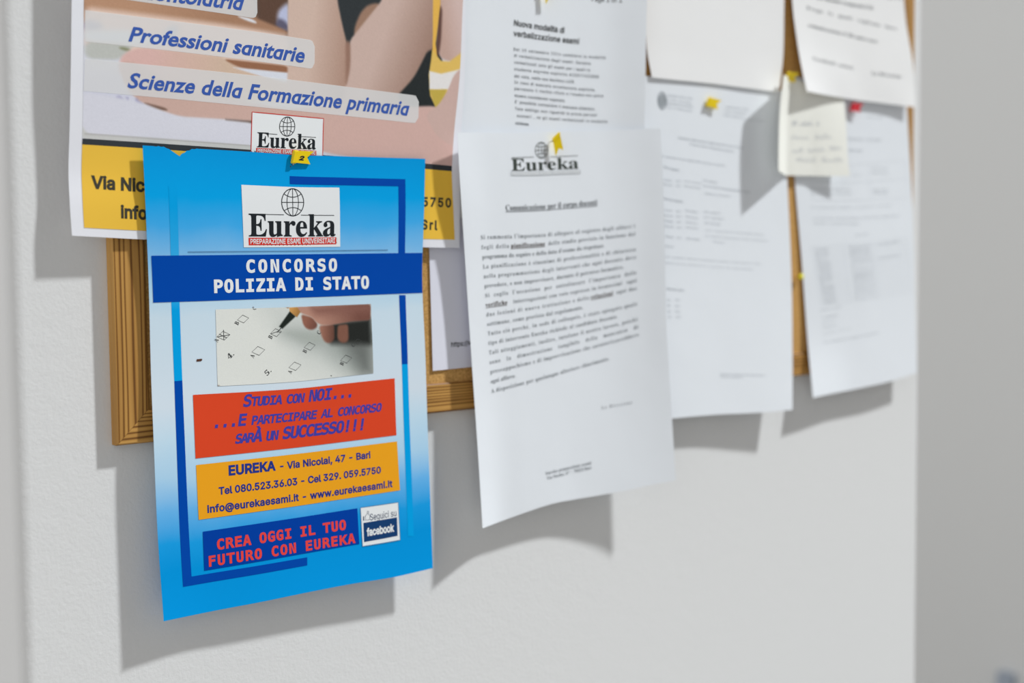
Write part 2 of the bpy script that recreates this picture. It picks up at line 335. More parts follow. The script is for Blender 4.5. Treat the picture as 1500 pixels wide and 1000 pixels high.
def stroke(mb, s, pts, w, layer=L2, mi=0, closed=False):
    p = np.array(pts, float)
    if closed: p = np.concatenate([p, p[:1]])
    dense = [p[0]]
    for a, b in zip(p[:-1], p[1:]):
        k = max(1, int(np.linalg.norm(b - a) / 4)); dense += [a + (b - a) * i / k for i in range(1, k + 1)]
    p = np.array(dense); t = np.gradient(p, axis=0)
    if closed: t[0] = t[-1] = (p[1] - p[-2])
    t /= np.linalg.norm(t, axis=1)[:, None] + 1e-9; nn = np.stack([-t[:, 1], t[:, 0]], 1) * w / 2
    n = len(p); lay(mb, s, np.concatenate([p + nn, p - nn]), [(i, i + 1, i + 1 + n, i + n) for i in range(n - 1)], layer, mi)
def ellipse(cx, cy, rx, ry, n=40, a0=0, a1=2 * math.pi):
    return [(cx + rx * math.cos(a0 + (a1 - a0) * i / n), cy + ry * math.sin(a0 + (a1 - a0) * i / n)) for i in range(n + 1)]
def fan(mb, s, pts, layer, mi=0):
    """filled outline (any simple polygon)"""
    cu = bpy.data.curves.new('tmp', 'CURVE'); cu.dimensions = '2D'; cu.fill_mode = 'BOTH'
    sp = cu.splines.new('POLY'); sp.points.add(len(pts) - 1)
    for q, (x, y) in zip(sp.points, pts): q.co = (x, y, 0, 1)
    sp.use_cyclic_u = True
    o = bpy.data.objects.new('tmp', cu); me = o.to_mesh()
    v = np.array([q.co[:2] for q in me.vertices]); f = [tuple(q.vertices) for q in me.polygons]
    o.to_mesh_clear(); bpy.data.objects.remove(o); bpy.data.curves.remove(cu)
    lay(mb, s, v, f, layer, mi)

# ------------------------------------------------------------------ lettering
# outlines (500 units to the em): S bold roman, M wide sans, A grotesque; B is the built-in face
GLYPHS = json.loads(r'''{"S":{"a":[172,[127,-5,108,1,100,17,76,1,48,-4,32,-2,20,6,13,17,10,32,15,52,32,68,59,82,99,95,99,121,98,133,93,141,85,146,74,148,58,145,52,137,57,128,61,116,60,107,55,101,48,97,39,95,29,97,22,102,18,109,16,118,19,129,25,139,34,147,47,154,63,158,81,159,112,156,132,146,143,129,146,105,146,31,147,20,152,17,160,21,165,14,147,0],[76,17,87,20,99,32,99,85,77,76,64,61,59,42,63,23]],"b":[180,[21,-6,21,194,18,214,4,220,4,228,69,228,69,139,88,154,110,159,127,157,142,149,154,138,163,123,169,104,171,83,169,59,161,38,150,20,135,6,117,-2,96,-5,74,0,52,14,27,-6],[91,7,106,11,116,25,121,47,123,80,121,107,116,125,106,136,92,140,78,135,72,129,69,121,69,34,75,14]],"c":[147,[78,-5,60,-2,43,5,29,18,19,34,12,53,10,75,12,98,20,118,32,135,48,148,67,157,87,160,109,157,125,149,135,137,139,123,137,114,133,108,127,103,118,102,103,108,98,125,98,131,99,136,95,145,85,148,69,142,59,124,56,94,59,61,69,38,83,24,102,19,119,23,136,36,142,30,124,11,103,-1]],"d":[185,[70,-5,53,-2,39,5,27,17,17,33,12,52,10,74,12,98,18,119,28,136,41,149,56,157,73,159,94,154,111,140,111,200,110,209,106,215,88,220,88,228,160,228,160,38,162,20,167,16,177,14,177,5,147,3,111,-5,111,19,94,1],[86,14,93,16,101,21,107,28,111,38,111,121,109,129,103,135,87,140,74,136,65,125,60,105,59,77,60,49,65,29,73,18]],"e":[150,[77,-5,59,-2,42,5,29,18,18,34,12,55,10,79,12,101,19,120,30,136,43,149,60,157,79,159,104,154,124,140,137,117,141,87,141,83,58,83,63,49,77,28,100,21,118,27,135,43,142,36,124,13,102,0],[58,96,101,96,101,107,97,139,90,146,81,148,68,143,61,128,58,102]],"f":[107,[7,0,7,8,20,11,25,17,26,37,26,138,8,138,8,155,26,155,26,177,30,200,42,218,62,229,87,232,106,230,120,223,129,212,132,200,130,190,126,183,120,179,112,178,98,183,94,188,92,195,96,210,98,213,99,216,97,220,90,222,81,220,77,215,74,195,74,155,102,155,102,138,74,138,74,33,75,20,79,13,87,9,100,8,100,0]],"g":[164,[73,-70,44,-68,24,-61,11,-50,7,-37,14,-23,34,-13,17,0,12,15,14,27,21,37,33,46,51,55,29,67,16,84,11,106,13,121,20,134,30,144,44,152,60,157,79,159,98,157,117,152,158,152,158,134,134,134,143,119,146,102,144,88,138,76,129,65,117,58,102,53,86,51,78,52,71,52,56,47,52,42,50,36,55,27,71,25,88,25,129,20,143,15,151,6,156,-5,158,-18,152,-40,136,-56,110,-67],[79,62,89,65,95,73,99,86,100,105,99,125,95,138,89,146,79,148,69,146,62,138,58,125,57,105,58,86,62,73,69,65],[80,-58,109,-55,126,-47,132,-33,130,-25,125,-21,102,-17,48,-17,40,-26,37,-36,39,-45,47,-52,61,-56]],"h":[190,[9,0,9,8,22,13,26,28,26,199,23,215,18,218,9,220,9,228,74,228,74,133,95,153,122,159,146,153,160,135,165,106,165,28,169,13,174,9,182,8,182,0,101,0,101,8,103,8,114,13,118,28,118,108,115,129,110,134,101,136,87,131,74,118,74,28,77,13,82,9,90,8,90,0]],"i":[99,[50,181,41,183,32,188,27,196,25,206,27,216,32,224,41,230,50,232,60,230,68,224,74,216,76,206,74,196,68,188,60,183],[9,0,9,8,23,13,26,28,26,126,23,142,10,147,10,155,74,155,74,28,77,13,90,8,90,0]],"j":[105,[53,182,43,183,35,189,30,197,28,207,30,217,35,225,43,231,53,232,63,231,71,225,77,217,79,207,77,197,71,189,63,184],[18,-70,-5,-65,-22,-53,-26,-44,-28,-35,-26,-26,-22,-20,-16,-16,-7,-14,7,-19,12,-25,13,-33,9,-44,5,-51,8,-57,15,-58,24,-56,29,-50,32,-27,32,125,28,142,22,146,11,147,11,155,80,155,80,-11,76,-37,63,-55,44,-66]],"k":[179,[9,0,9,8,23,13,26,28,26,199,24,215,19,218,10,220,10,228,74,228,74,84,113,124,120,132,122,139,118,145,104,147,103,147,103,155,173,155,173,147,154,142,137,130,111,104,173,17,180,10,188,8,188,0,105,0,105,8,108,8,117,10,120,16,116,25,81,74,74,67,74,28,77,13,90,8,90,0]],"l":[100,[9,0,9,8,23,13,26,28,26,199,24,215,19,218,10,220,10,228,74,228,74,28,77,13,90,8,90,0]],"m":[277,[9,0,9,8,22,13,26,28,26,127,23,142,18,146,9,147,9,155,73,155,73,132,94,152,119,159,138,156,152,146,160,131,182,152,209,159,233,153,247,135,252,106,252,28,255,13,260,9,268,8,268,0,189,0,189,8,197,9,201,13,205,28,205,108,202,129,197,134,189,136,175,131,162,119,162,28,165,13,170,9,178,8,178,0,100,0,100,8,108,9,112,13,116,28,116,108,113,129,108,134,100,136,85,131,73,118,73,28,76,13,81,10,89,8,89,0]],"n":[190,[9,0,9,8,22,13,26,28,26,127,23,142,18,146,9,147,9,155,74,155,74,134,95,153,122,159,146,153,160,135,165,106,165,28,169,13,174,9,182,8,182,0,101,0,101,8,103,8,114,13,118,28,118,108,115,129,110,134,101,136,87,131,74,118,74,28,77,13,82,9,90,8,90,0]],"o":[168,[84,-5,63,-2,45,6,30,18,19,35,12,55,9,77,12,99,19,119,30,136,45,149,63,157,84,159,105,157,123,149,138,136,149,120,156,100,158,77,156,54,149,34,138,18,123,5,105,-2],[84,6,96,9,104,19,109,41,110,77,108,114,104,135,96,146,84,149,72,146,64,135,60,114,58,77,60,41,64,19,72,9]],"p":[186,[9,-70,9,-62,20,-59,25,-50,26,-32,26,122,23,142,10,147,10,155,72,155,72,131,90,152,115,160,132,157,146,149,158,137,167,121,173,102,175,80,173,57,167,36,158,19,146,6,131,-2,113,-5,91,0,74,16,74,-29,76,-49,83,-59,99,-61,99,-70],[98,14,111,18,120,30,125,50,126,77,125,104,121,124,113,135,99,139,85,134,74,118,74,34,84,19]],"q":[182,[87,-70,87,-61,107,-57,111,-51,112,-42,112,14,93,0,71,-5,54,-2,39,5,27,17,18,32,12,51,10,72,13,96,20,117,31,135,47,148,65,157,85,160,107,155,129,141,154,160,160,160,160,-42,163,-57,168,-60,177,-61,177,-70],[89,15,104,20,109,26,112,34,112,121,106,141,90,147,75,143,65,131,60,109,58,78,60,50,65,30,75,19]],"r":[144,[9,0,9,8,23,13,26,28,26,126,23,143,10,147,10,155,73,155,73,126,82,140,94,151,105,157,117,159,129,157,138,152,143,144,145,133,143,124,139,117,132,113,124,111,111,115,103,125,94,130,87,128,81,121,76,110,75,96,75,28,76,18,79,13,99,8,99,0]],"s":[144,[76,-5,61,-3,43,3,37,4,30,2,26,-4,18,-4,18,53,27,53,33,34,43,19,56,10,70,7,81,9,89,13,94,20,96,29,92,42,78,52,53,65,38,74,27,85,21,97,18,110,22,130,32,145,49,156,71,160,83,158,99,154,103,153,106,152,111,154,115,160,122,160,122,111,114,111,107,127,98,139,87,146,75,148,65,147,58,143,54,137,52,130,58,116,73,106,96,95,111,86,121,76,127,63,129,47,125,26,114,9,97,-2]],"t":[114,[62,-5,44,-2,33,5,26,18,24,36,24,139,10,139,10,150,44,185,64,212,72,212,72,155,104,155,104,139,72,139,72,41,75,25,78,21,84,20,95,24,103,37,111,33,99,12,82,-1]],"u":[187,[65,-5,46,-2,33,9,25,25,23,48,23,124,20,141,15,145,6,147,6,155,71,155,71,37,75,23,81,19,88,18,103,22,114,33,114,124,110,142,105,146,95,147,95,155,162,155,162,35,166,19,180,15,180,6,150,4,114,-5,114,20,105,10,93,2,80,-3]],"v":[153,[71,-5,19,124,11,141,6,145,-1,147,-1,155,82,155,82,147,78,147,68,145,64,138,65,134,92,61,118,126,121,136,116,144,102,147,102,155,152,155,152,147,144,144,139,139,130,122,80,-5]],"w":[217,[61,-5,8,132,3,142,-5,147,-5,155,69,155,69,147,60,145,57,138,58,133,60,126,83,63,105,118,100,133,95,144,84,147,84,155,162,155,162,147,151,144,148,138,148,134,149,131,168,71,191,128,193,138,190,144,178,147,178,155,223,155,223,147,212,142,206,129,152,-5,144,-5,111,98,70,-5]],"x":[160,[2,0,2,7,17,15,31,28,61,68,21,132,12,142,2,147,2,155,84,155,84,147,74,145,70,140,75,130,92,103,112,128,117,139,113,145,100,147,100,155,155,155,155,148,141,141,127,127,99,92,146,18,151,11,160,8,160,0,78,0,78,8,89,10,93,15,87,30,69,57,49,31,42,17,46,10,57,7,59,7,59,0]],"y":[150,[26,-70,15,-68,5,-62,-1,-53,-3,-42,-2,-34,2,-27,9,-21,18,-20,32,-25,36,-30,37,-38,37,-41,37,-44,38,-48,43,-49,49,-46,57,-37,65,-22,70,-2,18,125,12,138,8,144,-2,147,-2,147,-2,155,81,155,81,147,68,145,64,137,65,133,66,128,93,59,115,121,118,130,119,137,115,145,101,147,101,155,150,155,150,147,143,145,139,140,130,121,81,-12,65,-48,56,-59,48,-65]],"z":[146,[6,0,6,7,84,144,64,144,48,142,36,136,28,125,22,108,13,108,16,155,137,155,137,145,63,12,76,12,97,15,111,22,122,35,130,54,138,54,134,0]],"A":[218,[-4,0,-4,9,5,11,12,15,25,37,103,233,112,233,192,43,206,17,212,11,222,9,222,0,115,0,115,9,135,13,142,23,136,41,126,66,52,66,39,35,38,29,37,24,43,13,62,9,64,9,64,0],[57,80,121,80,88,160]],"B":[221,[8,0,8,9,22,11,31,16,36,26,37,41,37,184,35,206,26,216,8,219,8,228,110,228,159,222,188,204,198,175,192,151,174,134,143,124,180,112,202,92,209,66,203,38,186,17,157,4,119,0],[91,126,94,126,117,128,132,136,140,150,142,173,140,192,135,206,124,214,108,217,99,216,94,212,91,195],[111,12,129,15,142,25,148,41,150,64,147,88,139,104,123,113,99,116,91,116,91,33,95,17,101,13]],"C":[234,[128,-5,97,-2,69,10,45,28,28,52,17,81,13,114,17,147,28,175,46,199,69,217,98,229,130,233,155,230,184,220,194,218,204,221,210,233,218,233,218,154,210,154,196,182,178,203,157,217,133,222,99,210,79,173,72,113,79,57,102,23,139,12,159,14,179,22,198,35,214,53,224,44,198,17,166,0]],"D":[248,[10,0,10,9,23,11,31,15,36,23,37,37,37,187,35,203,30,213,21,218,7,219,7,228,111,228,164,220,203,198,220,176,231,148,234,114,229,73,215,41,191,18,157,5,114,0],[111,12,140,18,160,37,171,69,175,115,168,171,147,205,111,217,101,215,95,212,91,192,91,36,95,17,101,13]],"E":[221,[7,0,7,8,22,10,31,15,36,24,38,39,38,184,36,202,31,213,22,218,8,219,8,228,199,228,199,160,192,160,184,186,170,203,148,212,116,215,100,214,93,208,91,194,91,123,97,123,116,126,130,134,138,150,144,173,152,173,152,59,144,59,137,91,130,100,120,107,93,111,91,111,91,34,93,23,96,17,115,14,138,15,157,19,172,27,185,37,196,52,206,72,215,72,201,0]],"F":[202,[8,0,8,9,22,11,31,17,36,26,37,42,37,187,36,202,31,212,22,217,7,219,7,228,197,228,197,160,189,160,184,178,178,193,168,203,155,210,137,214,115,216,100,215,93,211,91,199,91,124,95,124,114,126,128,135,137,150,142,173,151,173,151,59,142,59,137,84,128,100,114,109,94,112,91,112,91,40,94,21,98,15,105,12,128,9,128,0]],"G":[254,[134,-5,100,-1,71,10,47,28,29,51,18,81,14,115,18,147,29,176,46,200,70,218,97,229,129,233,156,230,185,220,194,218,203,221,210,233,219,233,219,154,210,154,202,173,191,189,179,203,165,213,149,219,134,222,100,210,80,174,73,114,77,67,90,34,110,13,138,6,154,8,164,14,169,23,171,36,171,64,170,77,165,85,154,89,138,91,138,99,250,99,250,91,236,89,228,85,224,77,223,64,223,14,179,0]],"H":[262,[8,0,8,9,22,11,31,16,36,25,37,40,37,189,36,203,31,212,22,217,8,219,8,228,121,228,121,219,102,216,93,208,91,189,91,125,171,125,171,189,169,208,160,216,141,219,141,228,254,228,254,219,239,217,230,212,226,203,225,189,225,40,226,26,231,16,239,11,254,9,254,0,141,0,141,9,155,11,165,15,169,24,171,40,171,110,91,110,91,40,93,25,97,16,106,11,121,9,121,0]],"I":[130,[7,0,7,9,21,11,31,16,36,24,38,38,38,193,36,206,32,214,22,218,7,219,7,228,122,228,122,219,107,218,98,214,93,206,91,193,91,39,94,22,103,13,123,9,123,0]],"J":[165,[54,-33,39,-31,26,-27,14,-20,6,-11,0,0,-2,11,0,22,5,30,13,36,22,37,32,36,40,31,45,23,46,14,42,-1,38,-10,42,-18,52,-20,63,-18,69,-12,74,11,74,183,71,204,67,211,61,215,40,219,40,228,157,228,157,219,138,215,133,211,130,205,128,183,128,44,119,2,95,-24]],"K":[255,[8,0,8,9,23,11,32,16,36,25,38,40,38,189,36,203,31,212,23,217,8,219,8,228,121,228,121,219,102,216,94,208,91,189,91,117,161,187,171,199,174,209,167,217,145,219,145,228,243,228,243,219,238,219,207,210,172,180,135,142,232,23,243,12,260,9,260,0,140,0,140,9,153,9,161,10,167,17,158,33,100,107,91,99,91,40,93,25,97,16,106,11,121,9,121,0]],"L":[213,[8,0,8,9,22,11,31,16,36,25,37,40,37,189,36,204,31,212,22,217,8,219,8,228,125,228,125,219,104,217,98,214,94,208,91,189,91,41,93,24,100,16,117,14,139,15,157,20,172,28,185,40,195,56,204,77,214,77,201,0]],"M":[317,[7,0,7,9,21,11,31,16,36,25,38,40,38,191,35,208,26,216,7,219,7,228,92,228,158,71,225,228,309,228,309,219,295,217,286,212,282,203,280,189,280,43,282,21,291,12,308,9,308,0,198,0,198,9,216,12,225,22,227,42,227,199,144,0,135,0,53,194,53,40,54,24,60,15,70,10,85,9,85,0]],"N":[247,[201,-5,53,175,53,39,55,24,59,15,68,11,83,9,83,0,9,0,9,9,27,12,36,21,38,39,38,194,18,217,9,219,9,228,78,228,195,84,195,189,193,207,184,216,166,219,166,228,240,228,240,219,225,217,217,212,212,203,211,188,211,-5]],"O":[263,[130,-5,106,-3,84,4,64,15,47,29,33,46,22,67,16,89,14,114,16,138,22,161,33,181,47,199,65,213,85,224,108,231,133,233,157,231,179,224,198,213,216,199,230,182,240,162,247,139,249,114,247,89,240,67,230,46,215,29,198,15,177,4,155,-3],[132,6,164,18,183,54,190,114,186,160,174,194,155,215,130,222,98,210,79,174,73,114,77,67,89,34,108,13]],"P":[209,[8,0,8,9,22,11,31,16,36,25,37,40,37,189,36,203,31,212,22,217,8,219,8,228,107,228,144,226,168,220,183,211,195,199,202,184,204,166,199,140,183,120,157,107,121,103,91,103,91,40,93,25,97,16,106,11,121,9,121,0],[91,115,101,115,122,118,136,126,144,142,146,165,144,187,138,203,126,212,108,216,95,212,91,199]],"Q":[263,[189,-58,148,-51,116,-32,93,0,70,10,51,25,35,43,23,64,16,88,14,114,16,138,22,161,33,181,47,199,65,213,85,224,108,231,133,233,157,231,179,224,198,213,216,199,230,182,240,162,247,139,249,114,244,76,227,43,200,17,165,0,180,-22,199,-36,222,-40,246,-37,247,-46,218,-55],[133,6,165,18,184,54,190,114,186,160,174,194,155,215,130,222,98,210,79,174,73,114,77,67,89,34,108,13]],"R":[236,[8,0,8,9,22,11,31,16,36,25,37,40,37,189,36,203,31,212,22,217,8,219,8,228,108,228,152,224,184,213,202,194,209,167,203,143,186,124,157,112,216,25,226,13,239,9,240,9,240,0,169,0,101,106,91,106,91,40,93,25,97,16,106,11,121,9,121,0],[91,117,102,117,124,120,140,129,149,145,152,168,147,194,134,210,112,216,101,214,95,211,91,193]],"S":[195,[21,-5,21,79,31,79,41,47,56,25,75,12,98,7,115,10,128,18,137,30,139,45,133,65,112,80,81,95,56,110,38,126,28,144,25,166,27,185,34,201,44,215,58,225,74,231,92,233,115,231,141,224,146,223,150,222,157,225,160,233,170,233,170,160,161,160,155,177,147,192,136,205,124,214,111,220,97,222,82,220,70,213,62,203,60,190,62,178,69,168,94,151,127,136,159,117,169,106,175,94,180,66,177,46,169,29,157,15,140,4,120,-3,96,-5,79,-4,63,0,49,5,42,6,35,4,31,-5]],"T":[212,[46,0,46,9,61,10,71,15,76,25,78,40,78,217,75,217,51,213,33,202,20,183,14,159,5,159,5,228,205,228,205,158,197,158,187,191,166,210,134,217,132,217,132,40,133,25,138,15,148,10,164,9,164,0]],"U":[246,[124,-6,84,-1,57,14,42,40,37,78,37,189,35,203,30,212,22,217,7,219,7,228,120,228,120,219,101,216,93,208,90,189,90,70,93,44,102,26,116,15,137,11,170,19,190,42,196,80,196,189,195,203,190,212,180,217,164,219,164,228,237,228,237,219,224,216,216,211,213,202,211,189,211,91,206,46,190,16,163,-1]],"V":[214,[106,-6,22,190,11,210,4,216,-7,219,-7,228,105,228,105,219,83,216,78,212,76,205,81,189,129,72,174,189,177,204,176,212,171,216,149,219,149,228,221,228,221,219,212,218,204,214,191,191,115,-6]],"W":[306,[85,-5,16,196,8,214,1,218,-8,219,-8,228,90,228,90,219,75,216,71,212,70,205,74,186,111,77,150,176,143,199,139,209,134,215,115,219,115,228,220,228,220,219,202,216,196,206,199,193,237,83,270,185,274,203,273,211,269,215,252,219,252,228,312,228,312,219,303,216,297,211,287,190,223,-5,214,-5,158,154,95,-5]],"X":[235,[6,0,6,9,26,15,45,33,97,104,39,193,24,213,16,218,8,219,7,219,7,228,122,228,122,219,115,219,100,216,95,208,101,194,132,145,161,187,170,207,164,216,146,219,146,228,229,228,229,219,227,219,213,217,201,211,178,187,140,132,207,29,218,14,231,9,232,9,232,0,119,0,119,9,122,9,139,12,145,20,137,40,105,91,69,40,62,22,68,12,87,9,87,0]],"Y":[213,[51,0,51,9,65,11,74,16,79,25,80,40,80,89,23,193,15,207,7,215,0,218,-7,219,-7,228,103,228,103,219,98,219,83,216,78,208,82,196,124,113,167,183,174,204,168,215,149,219,147,219,147,228,220,228,220,219,204,212,191,196,134,102,134,40,135,25,140,16,149,11,164,9,164,0]],"Z":[221,[10,0,10,5,138,215,107,215,71,210,58,203,47,193,38,178,31,158,22,158,29,228,203,228,203,222,77,14,120,14,151,18,175,31,192,51,203,82,212,82,203,0]],"0":[188,[94,-3,67,1,45,12,30,31,19,55,13,86,11,121,13,155,19,185,30,210,45,228,67,239,94,243,121,239,142,228,157,210,168,185,174,155,176,120,174,85,168,55,157,31,141,12,120,1],[94,18,110,25,119,45,123,77,124,120,123,163,119,195,110,215,94,221,79,215,70,195,65,163,63,120,65,77,70,45,79,25]],"1":[188,[33,0,33,18,60,18,68,19,73,22,77,40,77,208,54,183,44,175,34,173,26,175,20,180,16,188,14,198,37,206,66,224,89,241,127,241,127,40,130,24,135,19,144,18,171,18,171,0]],"2":[188,[12,0,12,35,61,85,93,123,109,153,113,186,111,202,106,214,98,220,87,223,72,219,63,208,58,190,56,165,39,166,25,172,16,182,13,198,15,209,21,220,32,230,46,237,64,242,87,243,120,239,144,228,159,211,164,187,160,165,146,140,119,110,77,69,44,37,122,37,132,38,140,43,146,50,150,60,152,71,172,71,171,0]],"3":[188,[82,-3,59,-2,40,2,27,9,17,17,11,27,9,37,12,48,18,56,27,61,38,63,41,44,49,31,63,23,79,20,100,25,108,30,115,40,119,52,121,70,117,87,107,101,91,110,69,113,48,113,48,134,70,134,89,138,102,148,110,164,112,184,111,200,105,212,97,220,85,223,74,221,66,215,58,196,56,171,37,172,24,178,15,187,12,200,17,217,31,231,54,240,86,243,118,240,143,229,159,212,164,188,160,168,149,151,133,137,112,128,140,119,152,111,163,101,170,87,172,69,170,50,165,35,156,22,144,12,115,0]],"4":[188,[60,0,60,18,70,18,89,22,95,29,97,42,97,62,4,62,4,83,100,240,146,240,146,85,181,85,181,62,146,62,146,42,148,29,154,22,174,18,178,18,178,0],[28,85,97,85,97,143,98,175,100,208,95,197,87,183,79,169,73,160]],"5":[188,[82,-3,60,-2,42,3,29,9,20,18,15,27,13,37,15,48,21,55,29,59,40,60,44,42,55,26,65,22,77,20,98,25,106,32,113,42,117,56,119,74,116,96,107,111,92,121,73,124,52,122,36,118,20,124,31,240,158,240,160,179,140,179,138,190,133,199,122,203,52,203,47,141,63,144,84,146,119,141,146,128,164,105,170,74,168,54,162,37,153,24,141,14,113,1]],"6":[188,[98,-3,75,0,55,9,38,24,26,47,18,75,15,111,17,138,21,163,28,185,39,205,52,221,69,233,88,241,111,243,130,242,146,238,157,232,164,224,169,216,170,206,168,196,161,188,149,182,130,180,128,200,122,217,116,222,108,223,90,218,76,200,67,172,62,135,80,143,109,147,136,143,158,129,171,107,176,78,171,45,156,19,132,2],[99,19,111,22,120,32,125,49,127,74,125,98,119,114,109,123,96,127,77,121,62,110,65,69,73,40,85,24]],"7":[188,[55,0,145,203,56,203,43,199,37,186,35,169,15,169,16,240,177,240,177,223,84,0]],"8":[188,[92,-3,66,-1,46,5,30,16,19,29,12,44,10,61,13,81,24,97,39,110,59,121,42,134,29,148,20,164,18,182,20,197,25,212,35,224,50,234,70,241,96,243,127,239,149,226,163,208,167,184,164,166,155,152,122,130,148,115,165,100,174,83,178,63,172,35,155,14,128,1],[101,141,112,149,119,158,124,170,125,185,121,203,111,218,103,222,94,224,82,221,73,213,67,201,65,186,67,171,75,159],[93,16,109,19,121,28,128,41,131,58,128,73,119,85,104,96,82,108,63,89,57,76,55,60,58,42,66,28,78,19]],"9":[188,[76,-3,58,-2,44,2,34,9,27,16,21,35,25,47,38,54,43,40,52,28,63,20,78,18,103,29,118,61,125,115,106,99,93,94,78,92,51,97,30,110,16,132,12,162,14,185,21,204,32,221,48,233,66,241,89,243,112,240,132,231,149,216,162,195,170,166,173,130,167,78,160,56,150,36,137,19,120,7,100,-1],[92,117,103,118,112,123,125,139,123,176,116,201,105,216,91,221,78,217,68,206,62,189,60,164,64,138,74,122]]},
